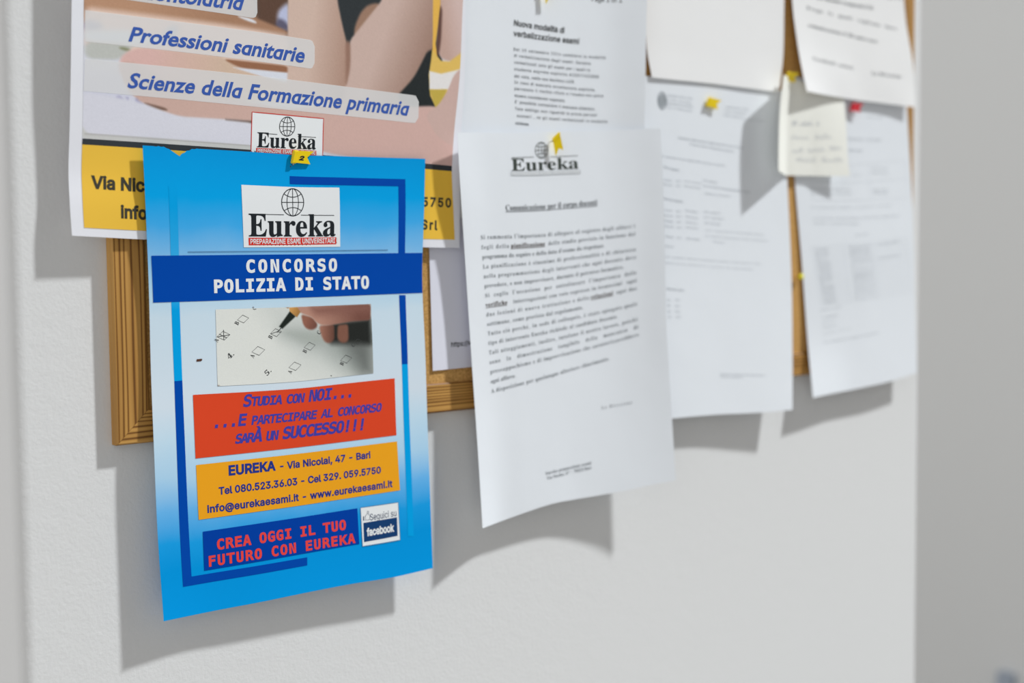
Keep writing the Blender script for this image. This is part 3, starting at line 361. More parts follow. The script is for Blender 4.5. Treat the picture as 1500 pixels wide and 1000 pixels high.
"M":{"A":[215,[107,229,70,96,144,96],[86,260,129,260,208,0,172,0,153,68,62,68,43,0,6,0]],"B":[215,[64,124,64,29,106,29,132,32,150,40,159,54,163,75,159,97,149,112,131,121,106,124],[64,231,64,153,105,153,127,155,142,162,151,175,153,194,151,211,142,222,127,229,105,231],[29,260,106,260,141,256,167,243,183,222,189,194,186,173,177,156,163,145,143,139,166,132,183,117,194,97,198,71,192,40,175,18,146,5,106,0,29,0]],"C":[215,[187,9,159,-1,129,-5,99,-1,73,11,52,30,31,73,24,130,31,186,52,229,73,249,99,261,129,265,159,261,187,250,187,214,159,231,129,236,99,229,78,210,65,176,61,130,65,83,78,50,99,30,129,24,159,29,187,45]],"D":[215,[76,29,114,34,138,51,151,81,155,130,151,178,138,209,114,226,76,231,59,231,59,29],[77,260,113,256,142,246,164,228,185,188,193,130,185,72,164,32,142,14,113,4,77,0,24,0,24,260]],"E":[215,[34,260,189,260,189,230,69,230,69,153,183,153,183,124,69,124,69,30,192,30,192,0,34,0]],"F":[215,[41,260,194,260,194,230,76,230,76,154,183,154,183,124,76,124,76,0,41,0]],"G":[215,[192,21,177,10,160,2,142,-3,122,-5,92,-1,66,11,45,30,25,73,18,130,25,186,46,229,67,249,92,261,123,265,154,260,183,246,183,210,169,222,154,230,139,234,123,236,93,229,72,210,59,176,54,130,59,83,71,50,92,30,122,24,143,26,159,35,159,104,121,104,121,133,192,133]],"I":[215,[35,260,179,260,179,230,125,230,125,30,179,30,179,0,35,0,35,30,89,30,89,230,35,230]],"L":[215,[37,260,73,260,73,30,198,30,198,0,37,0]],"M":[215,[15,260,62,260,107,128,152,260,199,260,199,0,167,0,167,230,120,93,94,93,47,230,47,0,15,0]],"N":[215,[24,260,69,260,157,46,157,260,190,260,190,0,146,0,58,214,58,0,24,0]],"O":[215,[158,130,155,179,146,212,130,230,107,236,84,230,69,212,60,179,57,130,60,81,69,48,84,30,107,24,130,30,146,48,155,81],[194,130,189,70,173,28,156,10,134,-1,107,-5,80,-1,59,10,42,28,26,70,20,130,26,189,42,231,59,250,80,261,107,265,134,261,156,250,173,231,189,189]],"P":[215,[69,231,69,133,110,133,132,137,148,146,158,162,162,182,159,203,148,218,132,228,110,231],[34,260,110,260,148,255,176,240,193,216,199,182,193,149,176,124,149,109,110,104,69,104,69,0,34,0]],"R":[215,[132,123,145,118,155,110,166,95,179,71,215,0,177,0,146,66,133,89,122,102,109,108,94,110,60,110,60,0,25,0,25,260,97,260,135,255,163,241,180,217,186,185,182,161,172,143,155,130],[60,231,60,139,99,139,121,142,136,150,146,164,149,185,145,205,136,219,119,228,97,231]],"S":[215,[176,251,176,215,144,231,112,236,89,233,72,224,61,211,58,193,60,178,67,167,81,159,103,152,121,148,153,137,174,121,187,99,191,71,185,38,168,14,140,0,101,-5,65,-1,28,11,28,48,65,29,101,24,125,26,143,35,154,50,158,69,155,86,147,99,133,108,112,114,93,119,62,129,41,143,28,163,24,188,30,219,48,244,75,259,110,265,141,261]],"T":[215,[8,260,206,260,206,230,125,230,125,0,90,0,90,230,8,230]],"U":[215,[26,100,26,260,61,260,61,84,62,57,66,44,72,35,82,29,93,25,107,24,121,25,133,29,142,35,149,44,153,57,154,83,154,260,189,260,189,100,188,66,184,43,177,28,167,15,154,6,140,0,107,-5,74,0,60,6,48,15,37,28,31,43,27,66]],"V":[215,[107,30,168,260,205,260,129,0,86,0,10,260,46,260]],"Z":[215,[31,260,200,260,200,233,64,30,204,30,204,0,27,0,27,27,159,230,31,230]],"\u00c0":[215,[107,229,70,96,144,96],[86,260,129,260,208,0,172,0,153,68,62,68,43,0,6,0],[98,331,132,285,105,285,66,331]],"a":[215,[122,98,112,98,87,96,69,88,59,76,55,59,58,43,66,32,78,24,95,22,119,26,137,40,148,62,152,91,152,98],[184,111,184,0,152,0,152,29,141,14,126,3,109,-3,88,-5,62,-1,41,12,28,31,23,57,29,85,45,106,72,119,109,123,152,123,152,128,149,148,140,162,125,170,103,173,70,168,37,154,37,186,71,196,103,200,126,198,144,193,160,184,172,171,182,150]],"b":[215,[160,97,157,130,148,154,133,168,113,173,92,168,78,153,69,130,66,97,69,65,78,41,92,27,113,22,133,27,148,41,157,65],[66,170,75,183,87,192,101,198,118,200,149,193,173,173,189,140,194,98,189,55,173,22,149,2,118,-5,101,-3,87,3,75,12,66,25,66,0,34,0,34,271,66,271]],"c":[215,[185,10,158,-1,130,-5,90,2,59,22,40,54,34,97,40,140,59,173,90,193,130,200,158,196,185,185,185,151,159,167,130,173,104,168,84,153,72,129,68,97,72,65,84,42,104,27,130,22,160,27,185,43]],"d":[215,[149,170,149,271,181,271,181,0,149,0,149,25,140,12,128,3,114,-3,97,-5,66,2,42,22,26,55,21,98,27,140,42,173,66,193,97,200,114,198,128,192,140,183],[55,97,58,65,67,41,82,27,102,22,122,27,137,41,146,65,149,97,146,130,137,153,122,168,102,173,82,168,67,154,58,130]],"e":[215,[194,106,194,90,55,90,55,89,59,61,71,40,92,26,118,22,150,27,186,42,186,10,151,-1,118,-5,78,2,47,22,28,55,21,97,28,139,46,172,76,193,113,200,147,193,172,174,188,145],[162,115,158,140,148,158,133,169,112,173,91,169,74,157,62,139,56,115]],"f":[215,[185,271,185,244,149,244,134,242,125,237,120,227,118,212,118,195,185,195,185,170,118,170,118,0,86,0,86,170,34,170,34,195,86,195,86,209,90,236,101,256,120,267,147,271]],"g":[215,[149,99,146,131,138,154,123,168,103,173,83,168,68,154,58,131,55,99,58,67,68,44,83,30,104,25,123,30,138,44,146,67],[181,13,176,-26,161,-54,135,-71,100,-77,72,-74,43,-67,43,-35,74,-47,100,-51,122,-47,138,-37,146,-19,149,8,149,9,149,31,140,17,128,7,114,1,96,-1,66,5,42,26,27,58,21,99,27,140,42,172,66,193,96,200,114,198,128,192,140,183,149,169,149,194,181,194]],"h":[215,[183,121,183,0,151,0,151,121,148,144,142,159,130,169,113,172,93,168,78,156,69,137,66,110,66,0,34,0,34,271,66,271,66,166,76,180,89,191,105,198,124,200,150,195,168,180,179,155]],"i":[215,[45,195,127,195,127,25,190,25,190,0,31,0,31,25,95,25,95,170,45,170],[95,271,127,271,127,230,95,230]],"l":[215,[111,71,113,52,119,38,129,30,143,27,180,27,180,0,139,0,114,5,95,18,83,41,79,71,79,248,28,248,28,273,111,273]],"m":[215,[118,175,124,186,133,194,143,198,155,200,175,195,188,181,195,155,198,113,198,0,168,0,168,112,167,145,164,163,157,170,147,173,135,170,128,162,124,144,123,112,123,0,93,0,93,112,92,145,89,163,82,170,71,173,60,170,53,162,49,144,48,112,48,0,19,0,19,195,48,195,48,178,62,194,82,200,94,198,104,194,112,186]],"n":[215,[183,121,183,0,151,0,151,121,148,144,142,159,130,169,113,172,93,168,78,156,69,137,66,110,66,0,34,0,34,195,66,195,66,166,76,180,89,191,105,198,124,200,150,195,168,180,179,155]],"o":[215,[107,173,86,168,70,154,61,130,58,97,61,65,70,41,86,27,107,22,129,27,144,41,154,65,157,97,154,130,144,154,129,168],[107,200,143,193,169,173,185,141,191,97,185,53,169,21,143,2,107,-5,71,2,45,21,29,53,24,97,29,141,45,173,71,193]],"p":[215,[65,25,65,-74,33,-74,33,195,65,195,65,170,75,183,87,192,101,198,117,200,149,193,173,172,188,140,193,97,188,54,173,22,149,2,117,-5,101,-3,86,3,74,12],[159,97,156,130,148,154,133,168,113,173,92,168,77,153,68,130,65,97,68,65,77,41,92,27,113,22,133,27,148,41,156,65]],"q":[215,[58,97,61,64,70,40,84,26,104,21,125,26,140,40,148,64,151,97,148,129,140,153,125,167,104,172,84,167,70,153,61,129],[151,24,142,11,130,2,116,-4,99,-6,68,1,44,21,29,54,24,96,29,139,44,172,68,192,99,199,116,197,130,191,142,182,151,169,151,194,184,194,184,-75,151,-75]],"r":[215,[201,155,180,166,157,170,130,165,111,151,99,128,95,97,95,0,63,0,63,195,95,195,95,157,105,175,120,189,138,197,159,200,181,197,201,188]],"s":[215,[169,188,169,157,142,169,113,173,94,171,81,166,73,157,70,144,72,133,78,125,92,118,118,112,131,110,152,103,167,92,176,76,179,56,174,31,159,11,134,-1,102,-5,71,-2,37,7,37,40,71,26,102,22,121,24,135,30,144,41,147,54,136,73,104,85,103,86,91,88,67,95,50,106,41,121,38,141,43,166,57,184,80,196,111,200,141,197]],"t":[215,[107,250,107,195,180,195,180,170,107,170,107,64,109,46,115,34,126,28,144,26,180,26,180,0,140,0,110,4,90,14,79,34,75,64,75,170,23,170,23,195,75,195,75,250]],"u":[215,[34,74,34,195,66,195,66,74,68,51,75,35,87,26,104,23,124,27,139,39,148,58,151,84,151,195,183,195,183,0,151,0,151,29,141,14,128,4,112,-3,93,-5,67,0,49,15,38,39]],"v":[215,[17,195,51,195,107,31,164,195,197,195,128,0,87,0]],"z":[215,[40,195,181,195,181,166,69,26,181,26,181,0,35,0,35,30,147,170,40,170]],".":[215,[85,53,129,53,129,0,85,0]],"!":[215,[90,260,125,260,125,146,122,84,93,84,90,146],[90,44,125,44,125,0,90,0]],"0":[215,[84,131,86,139,91,147,98,152,107,154,116,152,124,147,129,139,131,131,129,122,124,114,116,109,107,107,98,109,91,114,86,121],[107,237,86,230,71,210,62,177,58,130,62,83,71,49,86,29,107,23,129,29,144,49,153,83,156,130,153,177,144,210,129,230],[107,265,133,261,154,249,170,231,186,188,192,130,186,71,170,29,154,10,133,-1,107,-5,82,-1,61,10,44,29,28,71,23,130,28,188,44,231,61,249,82,261]],"1":[215,[47,30,102,30,102,228,43,215,43,247,101,260,136,260,136,30,190,30,190,0,47,0]],"2":[215,[65,30,184,30,184,0,26,0,26,30,83,90,117,127,140,162,145,175,147,189,143,208,134,223,119,232,99,235,65,229,29,212,29,247,64,260,98,265,132,260,159,244,177,221,183,191,181,174,175,158,165,140,150,121,121,89]],"5":[215,[36,260,168,260,168,230,68,230,68,166,83,171,98,172,135,166,162,148,180,120,186,83,180,47,161,19,132,1,93,-5,56,-2,25,6,25,42,57,29,90,25,116,28,135,40,147,58,151,83,147,108,134,127,115,138,89,142,62,139,36,129]]},
"A":{"A":[240,[8,0,101,254,138,254,231,0,198,0,144,151,132,186,116,239,123,239,106,185,95,151,43,0],[55,71,55,99,185,99,185,71]],"B":[228,[30,0,30,254,121,254,145,252,164,245,180,235,190,221,197,205,199,187,198,172,193,160,178,143,157,133,157,131,170,129,182,123,192,114,201,102,207,86,209,68,207,50,200,33,189,20,172,9,151,2,123,0],[62,29,122,29,148,31,165,40,175,53,178,68,176,81,171,92,163,102,153,109,140,114,124,115,62,115],[62,143,119,143,144,148,154,155,162,163,166,174,168,186,165,202,156,214,141,223,120,226,62,226]],"C":[255,[134,-3,103,1,75,12,52,32,35,58,24,90,20,127,24,165,35,197,52,223,75,242,103,254,134,258,170,252,186,245,201,236,214,224,224,209,232,193,236,174,204,174,195,197,179,214,158,224,134,228,111,225,92,216,75,202,62,182,54,157,52,127,54,97,63,72,75,53,92,38,112,29,134,26,158,30,179,40,195,57,204,80,236,80,232,62,224,45,214,31,201,19,187,9,170,2,153,-2]],"E":[209,[30,0,30,254,186,254,186,226,62,226,62,143,178,143,178,114,62,114,62,29,188,29,188,0]],"F":[205,[30,0,30,254,185,254,185,226,62,226,62,139,173,139,173,111,62,111,62,0]],"G":[260,[134,-3,102,1,75,13,52,32,35,58,24,90,20,127,24,165,35,197,52,223,74,242,102,254,132,258,152,256,170,252,187,245,202,235,214,222,225,208,232,192,237,174,204,174,194,197,178,213,158,224,133,228,111,225,92,216,75,202,62,182,54,157,52,127,54,97,63,72,75,53,92,38,112,29,134,26,155,29,172,36,187,47,198,62,205,80,207,101,217,100,141,100,141,128,239,128,239,100,236,71,225,45,209,25,188,9,163,0]],"I":[150,[16,0,16,29,59,29,59,226,16,226,16,254,135,254,135,226,91,226,91,29,135,29,135,0]],"K":[233,[52,73,52,108,70,131,87,152,106,172,182,254,224,254,116,138,114,138],[30,0,30,254,62,254,62,167,62,112,62,97,62,0],[186,0,94,130,114,155,224,0]],"L":[196,[30,0,30,254,62,254,62,29,181,29,181,0]],"N":[262,[30,0,30,254,68,254,172,91,181,75,194,53,207,27,202,27,200,54,200,79,199,97,199,254,232,254,232,0,193,0,101,145,89,165,74,191,54,226,60,227,61,192,62,164,62,145,62,0]],"P":[222,[30,0,30,254,118,254,144,252,166,244,183,231,195,215,202,195,204,174,202,152,195,133,183,116,166,104,144,96,118,93,55,93,55,121,116,121,134,123,149,128,159,136,167,147,171,160,172,174,171,188,167,201,159,211,148,219,134,224,116,226,62,226,62,0]],"R":[224,[30,0,30,254,118,254,145,252,167,244,183,232,195,217,202,198,205,176,202,154,195,136,183,120,166,109,145,101,118,99,48,99,48,128,117,128,135,129,149,133,160,141,167,150,171,162,173,176,171,190,167,202,159,212,149,220,134,224,116,226,62,226,62,0],[177,0,115,115,151,115,214,0]],"S":[223,[112,-4,86,-2,64,5,46,15,32,30,23,48,19,68,52,68,55,55,62,44,71,35,83,29,112,25,128,26,143,30,155,37,165,46,171,57,173,70,171,81,166,89,148,102,122,111,92,120,64,130,43,145,30,163,26,186,29,206,37,224,51,238,69,249,90,256,114,258,137,256,158,249,175,238,189,224,197,208,200,189,169,189,163,206,151,219,134,227,112,229,97,228,84,224,73,218,64,209,59,199,58,188,60,176,65,167,85,154,106,147,132,140,156,132,179,119,197,99,202,85,204,69,201,50,193,32,180,17,162,5,139,-2]],"T":[224,[16,226,16,254,208,254,208,226,128,226,128,0,96,0,96,226]],"U":[259,[129,-4,101,-1,77,8,57,22,42,40,33,62,30,87,30,254,62,254,62,89,64,72,70,57,80,44,94,34,110,28,129,26,149,28,165,34,179,44,188,57,194,72,196,89,196,254,229,254,229,87,226,62,216,40,201,22,182,8,157,-1]],"V":[240,[102,0,8,254,42,254,96,103,108,69,124,15,117,15,133,69,145,103,197,254,231,254,139,0]],"Z":[219,[21,0,21,23,137,193,153,215,170,238,174,227,143,226,111,226,20,226,20,254,198,254,198,231,84,64,67,40,49,17,45,27,76,28,107,29,200,29,200,0]],"0":[227,[113,-3,87,0,65,12,47,31,34,57,27,89,24,127,27,165,35,197,48,223,65,242,87,254,113,258,139,254,161,242,179,223,192,197,200,165,203,127,200,89,192,57,179,31,162,12,140,0],[113,25,131,28,145,37,157,52,165,72,170,97,172,127,170,157,165,182,157,203,145,218,131,227,113,230,96,227,82,218,70,203,62,182,56,157,55,127,56,97,62,72,70,52,82,37,96,28]],"1":[227,[38,0,38,27,195,27,195,0],[138,254,138,0,106,0,106,224,105,224,43,179,43,213,99,254]],"2":[227,[32,0,32,24,117,114,141,141,155,163,160,186,159,198,154,209,146,218,137,224,112,230,98,228,86,224,77,216,69,207,65,195,64,181,33,181,35,202,43,221,55,237,72,248,91,255,112,258,134,255,153,248,169,237,181,223,188,205,191,186,185,159,168,129,133,90,76,30,76,28,195,28,195,0]],"3":[227,[109,-3,87,-1,66,5,49,15,35,29,26,46,22,66,55,66,57,54,63,44,72,35,83,30,109,25,138,30,149,37,157,46,163,58,165,72,163,86,158,98,150,109,137,117,121,122,101,124,78,124,78,150,144,224,144,226,35,226,35,254,186,254,186,230,106,139,106,144,132,144,154,138,172,127,185,111,194,93,196,72,194,51,185,33,172,18,154,6,133,-1]],"4":[227,[20,53,20,79,123,254,155,254,54,83,54,81,207,81,207,53],[141,0,141,61,141,73,141,159,171,159,171,0]],"5":[227,[111,-3,89,-1,70,6,54,16,41,30,33,47,30,65,61,65,64,54,69,44,87,30,111,25,125,27,138,32,149,41,157,52,162,66,164,81,162,97,157,111,148,122,137,131,124,137,109,138,84,134,64,123,34,126,48,254,183,254,183,226,75,226,67,151,68,151,89,162,115,167,131,165,147,160,161,153,172,143,182,130,189,116,194,99,195,82,193,58,184,38,171,21,154,8,134,-1]],"6":[227,[113,-3,91,-1,71,7,55,20,42,37,34,58,32,81,34,100,40,119,69,170,126,254,161,254,75,131,73,131,83,144,98,153,117,157,139,155,158,147,173,136,185,120,192,101,194,79,192,56,184,36,171,20,155,7,135,-1],[113,24,127,26,139,31,149,40,157,51,162,64,164,79,162,94,157,107,149,118,139,126,127,131,113,133,99,131,87,126,77,118,69,107,64,94,62,79,64,64,69,51,77,40,87,31,99,26]],"7":[227,[48,0,162,224,162,226,31,226,31,254,195,254,195,224,82,0]],"8":[227,[113,-3,89,-1,68,6,50,17,37,31,29,48,26,68,28,83,33,98,40,110,51,121,63,128,76,132,76,133,59,141,46,154,38,171,35,190,38,209,45,225,57,239,73,249,92,256,113,258,134,256,153,249,169,239,181,225,188,209,191,190,188,171,180,154,167,141,150,133,150,132,164,128,176,121,186,110,194,98,199,83,200,68,198,48,189,31,176,17,158,6,137,-1],[113,25,129,26,142,30,153,37,161,46,167,57,168,69,167,83,161,94,153,104,141,111,128,116,113,118,98,116,85,111,73,104,65,94,59,83,58,69,59,57,64,46,73,37,84,30,97,26],[113,145,137,150,146,157,154,165,158,176,160,188,158,200,154,210,147,218,138,225,113,230,89,225,79,218,72,210,68,200,66,188,68,176,72,165,79,157,89,150]],"9":[227,[113,258,135,255,155,247,171,234,184,217,192,197,194,173,192,155,186,135,158,84,100,0,65,0,151,124,154,124,144,111,128,101,109,97,87,100,69,107,53,119,41,134,34,154,32,176,34,198,42,218,55,235,71,247,91,255],[113,230,99,228,87,223,77,215,69,204,64,191,63,176,64,161,69,148,77,137,87,129,99,123,113,122,127,123,139,129,149,137,157,147,162,160,164,175,162,190,157,204,150,215,139,223,127,228]],"a":[195,[80,-4,63,-3,47,2,34,11,24,22,17,37,15,54,17,69,22,80,29,90,39,97,63,105,89,110,117,113,133,117,136,121,138,127,138,128,133,148,120,161,98,165,75,161,59,150,50,137,20,146,29,161,39,173,52,182,66,188,97,192,119,190,143,180,153,172,161,160,167,145,168,126,168,0,138,0,138,26,136,26,126,12,108,1],[85,23,101,24,114,29,124,37,132,47,136,57,138,69,138,95,130,91,116,88,100,86,88,84,67,79,52,70,47,62,46,52,51,36,65,26]],"b":[212,[115,-4,99,-3,86,2,69,16,59,29,56,29,56,0,26,0,26,254,57,254,57,160,59,160,69,173,86,186,98,191,115,192,137,189,156,180,173,166,185,146,193,122,195,94,193,66,185,42,173,23,157,8,137,-1],[110,23,126,26,140,33,150,44,158,58,163,75,164,95,163,114,158,131,150,145,140,156,126,163,110,165,94,163,81,156,70,145,62,131,58,114,56,95,58,75,63,58,70,43,81,32,94,26]],"c":[198,[104,-4,79,-1,58,8,41,23,28,43,20,66,17,94,20,122,28,146,41,165,58,180,79,189,104,192,130,189,153,178,170,161,181,138,151,131,145,145,135,155,121,162,104,165,86,162,73,155,62,144,54,129,50,112,48,94,50,75,54,59,62,44,73,33,86,26,104,23,121,26,135,33,146,44,152,59,181,51,171,28,153,11,130,0]],"d":[212,[98,-4,75,-1,56,8,40,23,27,42,20,66,17,94,20,122,27,146,40,166,56,180,75,189,98,192,114,191,126,186,144,173,153,160,155,160,155,254,186,254,186,0,156,0,156,29,153,29,143,16,126,2,114,-3],[102,23,118,26,132,32,142,43,150,58,154,75,156,95,154,114,150,131,142,145,132,156,118,163,102,165,86,163,72,156,62,145,54,131,50,114,48,95,50,75,54,58,62,44,73,33,86,26]],"e":[202,[106,-4,80,-1,58,8,41,23,28,42,20,66,17,93,20,121,28,145,40,165,58,180,78,189,103,192,133,187,147,180,160,170,170,157,179,141,184,121,186,97,186,85,37,85,37,110,169,110,155,101,153,119,149,134,141,147,131,157,118,163,103,165,87,163,73,157,62,147,54,135,50,121,48,105,48,89,50,69,55,53,64,40,76,31,90,25,106,23,127,26,143,36,153,53,182,45,177,32,168,20,156,10,141,2,125,-3]],"f":[127,[114,190,114,164,3,164,3,190],[40,0,40,216,42,231,48,243,57,252,68,259,94,265,111,263,121,260,114,234,107,236,97,237,85,235,77,230,72,221,71,209,71,0]],"g":[213,[103,-75,84,-74,67,-70,41,-55,25,-35,51,-20,61,-33,77,-44,103,-49,124,-46,141,-38,152,-23,156,-3,156,34,153,34,143,21,126,8,114,4,97,2,76,5,56,13,40,27,28,45,20,68,17,96,20,123,27,147,40,166,56,180,76,189,98,192,114,191,127,186,144,173,154,159,157,159,157,190,186,190,186,-4,183,-27,175,-45,162,-59,145,-68,125,-73],[102,30,118,32,132,38,142,47,150,61,155,77,156,96,155,115,150,132,142,146,132,156,119,163,102,165,86,163,73,156,62,145,54,131,50,115,48,96,50,78,54,61,62,48,73,38,86,32]],"h":[205,[57,113,57,0,26,0,26,254,57,254,57,144,51,144,62,166,76,181,94,189,114,192,132,190,148,184,161,174,170,160,177,142,179,120,179,0,148,0,148,118,145,137,136,152,123,161,105,165,92,163,80,159,71,151,63,141,58,129]],"i":[83,[26,0,26,190,57,190,57,0],[42,221,34,223,27,227,22,234,21,242,22,249,27,256,34,260,42,262,50,260,57,256,62,249,63,242,62,234,57,227,50,223]],"k":[190,[55,68,55,106,60,106,142,190,180,190,92,100,89,100],[26,0,26,254,57,254,57,0],[147,0,74,93,96,114,186,0]],"l":[95,[70,-1,50,2,37,10,29,24,26,42,26,254,57,254,57,49,60,31,65,27,73,26,80,26,85,27,90,1,81,0]],"m":[305,[26,0,26,190,56,190,56,148,54,148,59,162,66,173,86,188,110,193,129,190,144,180,154,166,160,147,156,147,161,160,169,172,190,187,218,193,234,191,249,186,261,177,270,164,276,148,278,128,278,0,248,0,248,127,245,145,236,156,224,163,209,165,197,164,187,160,173,145,168,124,168,0,137,0,137,130,134,144,126,156,115,163,100,165,79,160,70,154,63,145,58,133,57,119,57,0]],"n":[205,[57,113,57,0,26,0,26,190,56,190,56,144,51,144,62,166,76,181,94,189,114,192,132,190,147,184,160,174,170,160,176,142,179,120,179,0,148,0,148,118,145,137,136,152,123,161,105,165,92,163,80,159,71,151,63,141,58,129]],"o":[208,[104,-4,79,-1,58,8,41,23,28,43,20,66,17,94,20,122,28,146,41,165,58,180,79,189,104,192,128,189,149,180,167,165,180,146,188,122,191,94,188,66,180,43,167,23,149,8,128,-1],[104,23,121,26,135,33,146,44,154,59,158,75,160,94,158,112,154,129,146,144,135,155,121,162,104,165,86,162,73,155,62,144,54,129,50,112,48,94,50,75,54,59,62,44,73,33,86,26]],"p":[212,[26,-71,26,190,56,190,56,160,59,160,69,173,86,186,98,191,115,192,137,189,156,180,173,166,185,146,193,122,195,94,193,66,185,42,173,23,157,8,137,-1,115,-4,99,-3,86,2,69,16,59,29,57,29,57,-71],[110,23,126,26,140,33,150,44,158,58,163,75,164,95,163,114,158,131,150,145,140,156,126,163,110,165,94,163,81,156,70,145,62,131,58,114,56,95,58,75,63,58,70,43,81,32,94,26]],"r":[130,[26,0,26,190,56,190,56,160,58,160,65,173,76,184,90,190,107,192,115,192,122,192,122,161,115,162,103,163,91,161,80,157,70,151,63,142,58,131,57,118,57,0]],"s":[182,[91,-4,72,-3,56,2,42,9,31,19,23,32,18,47,47,53,53,40,62,30,75,25,91,23,108,25,122,31,131,40,134,51,132,60,127,68,118,74,106,78,75,85,52,93,36,104,27,119,23,137,26,152,33,166,43,177,58,185,74,190,94,192,112,191,127,186,140,179,149,170,162,145,134,139,129,149,121,158,110,164,94,166,78,164,65,158,57,150,54,139,56,129,62,122,86,111,115,105,137,97,153,86,162,71,166,53,163,37,156,24,145,12,130,3,112,-2]],"t":[114,[102,190,102,164,3,164,3,190],[32,236,63,236,63,49,64,38,68,31,75,26,85,25,93,26,101,27,107,1,96,-1,84,-2,62,1,46,11,36,26,32,46]],"u":[205,[91,-3,73,-1,57,5,44,15,35,29,28,47,26,69,26,190,57,190,57,72,60,52,68,37,82,28,100,25,113,27,125,31,134,38,142,48,146,61,148,76,148,190,179,190,179,0,149,0,149,46,154,46,143,23,129,8,111,0]],"v":[195,[81,0,9,190,42,190,83,78,93,43,103,10,92,10,101,43,112,78,152,190,186,190,113,0]],"w":[284,[69,0,11,190,44,190,67,107,77,68,88,21,82,21,93,67,103,107,126,190,158,190,181,107,191,68,201,21,196,21,206,68,217,107,240,190,272,190,215,0,184,0,159,86,152,112,145,140,138,169,145,169,138,140,131,112,124,86,99,0]],"y":[195,[24,-69,31,-43,36,-44,52,-44,65,-37,75,-18,81,-1,9,190,42,190,83,78,93,43,103,10,92,10,101,43,112,78,153,190,186,190,102,-29,88,-54,70,-68,46,-73,32,-72]],"z":[190,[21,0,21,23,127,160,127,161,24,161,24,190,166,190,166,165,63,30,63,28,169,28,169,0]],".":[94,[48,-2,39,-1,31,4,26,12,25,20,26,29,31,37,39,42,48,43,56,42,64,37,69,29,71,20,69,12,64,4,56,-1]],",":[94,[19,-60,34,36,68,36,42,-60]],"-":[227,[168,122,168,94,57,94,57,122]],"@":[338,[178,-68,142,-65,111,-57,84,-44,61,-26,43,-4,31,23,23,54,20,90,23,124,31,155,44,182,61,204,84,222,110,235,140,243,174,246,207,243,236,235,261,221,281,204,297,183,308,159,315,134,318,108,316,71,307,38,300,25,289,14,276,8,258,5,238,8,220,18,214,25,211,34,210,34,204,24,194,15,181,8,163,6,142,9,125,18,112,31,102,48,96,69,94,91,97,113,103,132,114,149,129,161,146,169,165,172,180,170,192,166,208,153,210,153,210,167,237,167,237,55,238,45,242,37,249,31,259,30,270,32,278,38,284,48,288,64,291,108,289,129,283,150,274,170,261,187,245,201,225,212,201,219,174,221,146,219,121,212,100,201,82,186,68,167,57,144,51,118,49,89,51,59,57,33,68,10,82,-8,101,-23,123,-34,149,-40,179,-43,206,-40,229,-34,245,-29,252,-53,232,-60,205,-65],[165,32,180,34,191,39,200,47,206,59,211,92,210,111,206,124,199,134,190,141,165,146,152,144,141,139,133,130,126,119,121,92,125,63,131,50,139,41,151,35]],":":[94,[48,-2,39,-1,31,4,26,12,25,20,26,29,31,37,39,42,48,43,56,42,64,37,69,29,71,20,69,12,64,4,56,-1],[48,135,39,137,31,142,26,149,25,158,26,167,31,174,39,179,48,181,56,179,64,174,69,167,71,158,69,149,64,142,56,137]],"/":[125,[117,266,36,-38,7,-38,89,266]],"\u0027":[103,[39,159,35,254,68,254,64,159]]}}''')
def sdist(P, poly):
    q = np.array(poly, float); r = np.roll(q, -1, 0)
    best = np.full(len(P), 1e9); ins = np.zeros(len(P), bool)
    for a, b in zip(q, r):
        e = b - a; w = P - a; t = np.clip((w @ e) / (e @ e + 1e-12), 0, 1)
        best = np.minimum(best, np.linalg.norm(w - t[:, None] * e, axis=1))
        c = (a[1] > P[:, 1]) != (b[1] > P[:, 1])
        xi = a[0] + (P[:, 1] - a[1]) / (b[1] - a[1] + 1e-12) * (b[0] - a[0])
        ins ^= c & (P[:, 0] < xi)
    return np.where(ins, best, -best)
_gc = {}
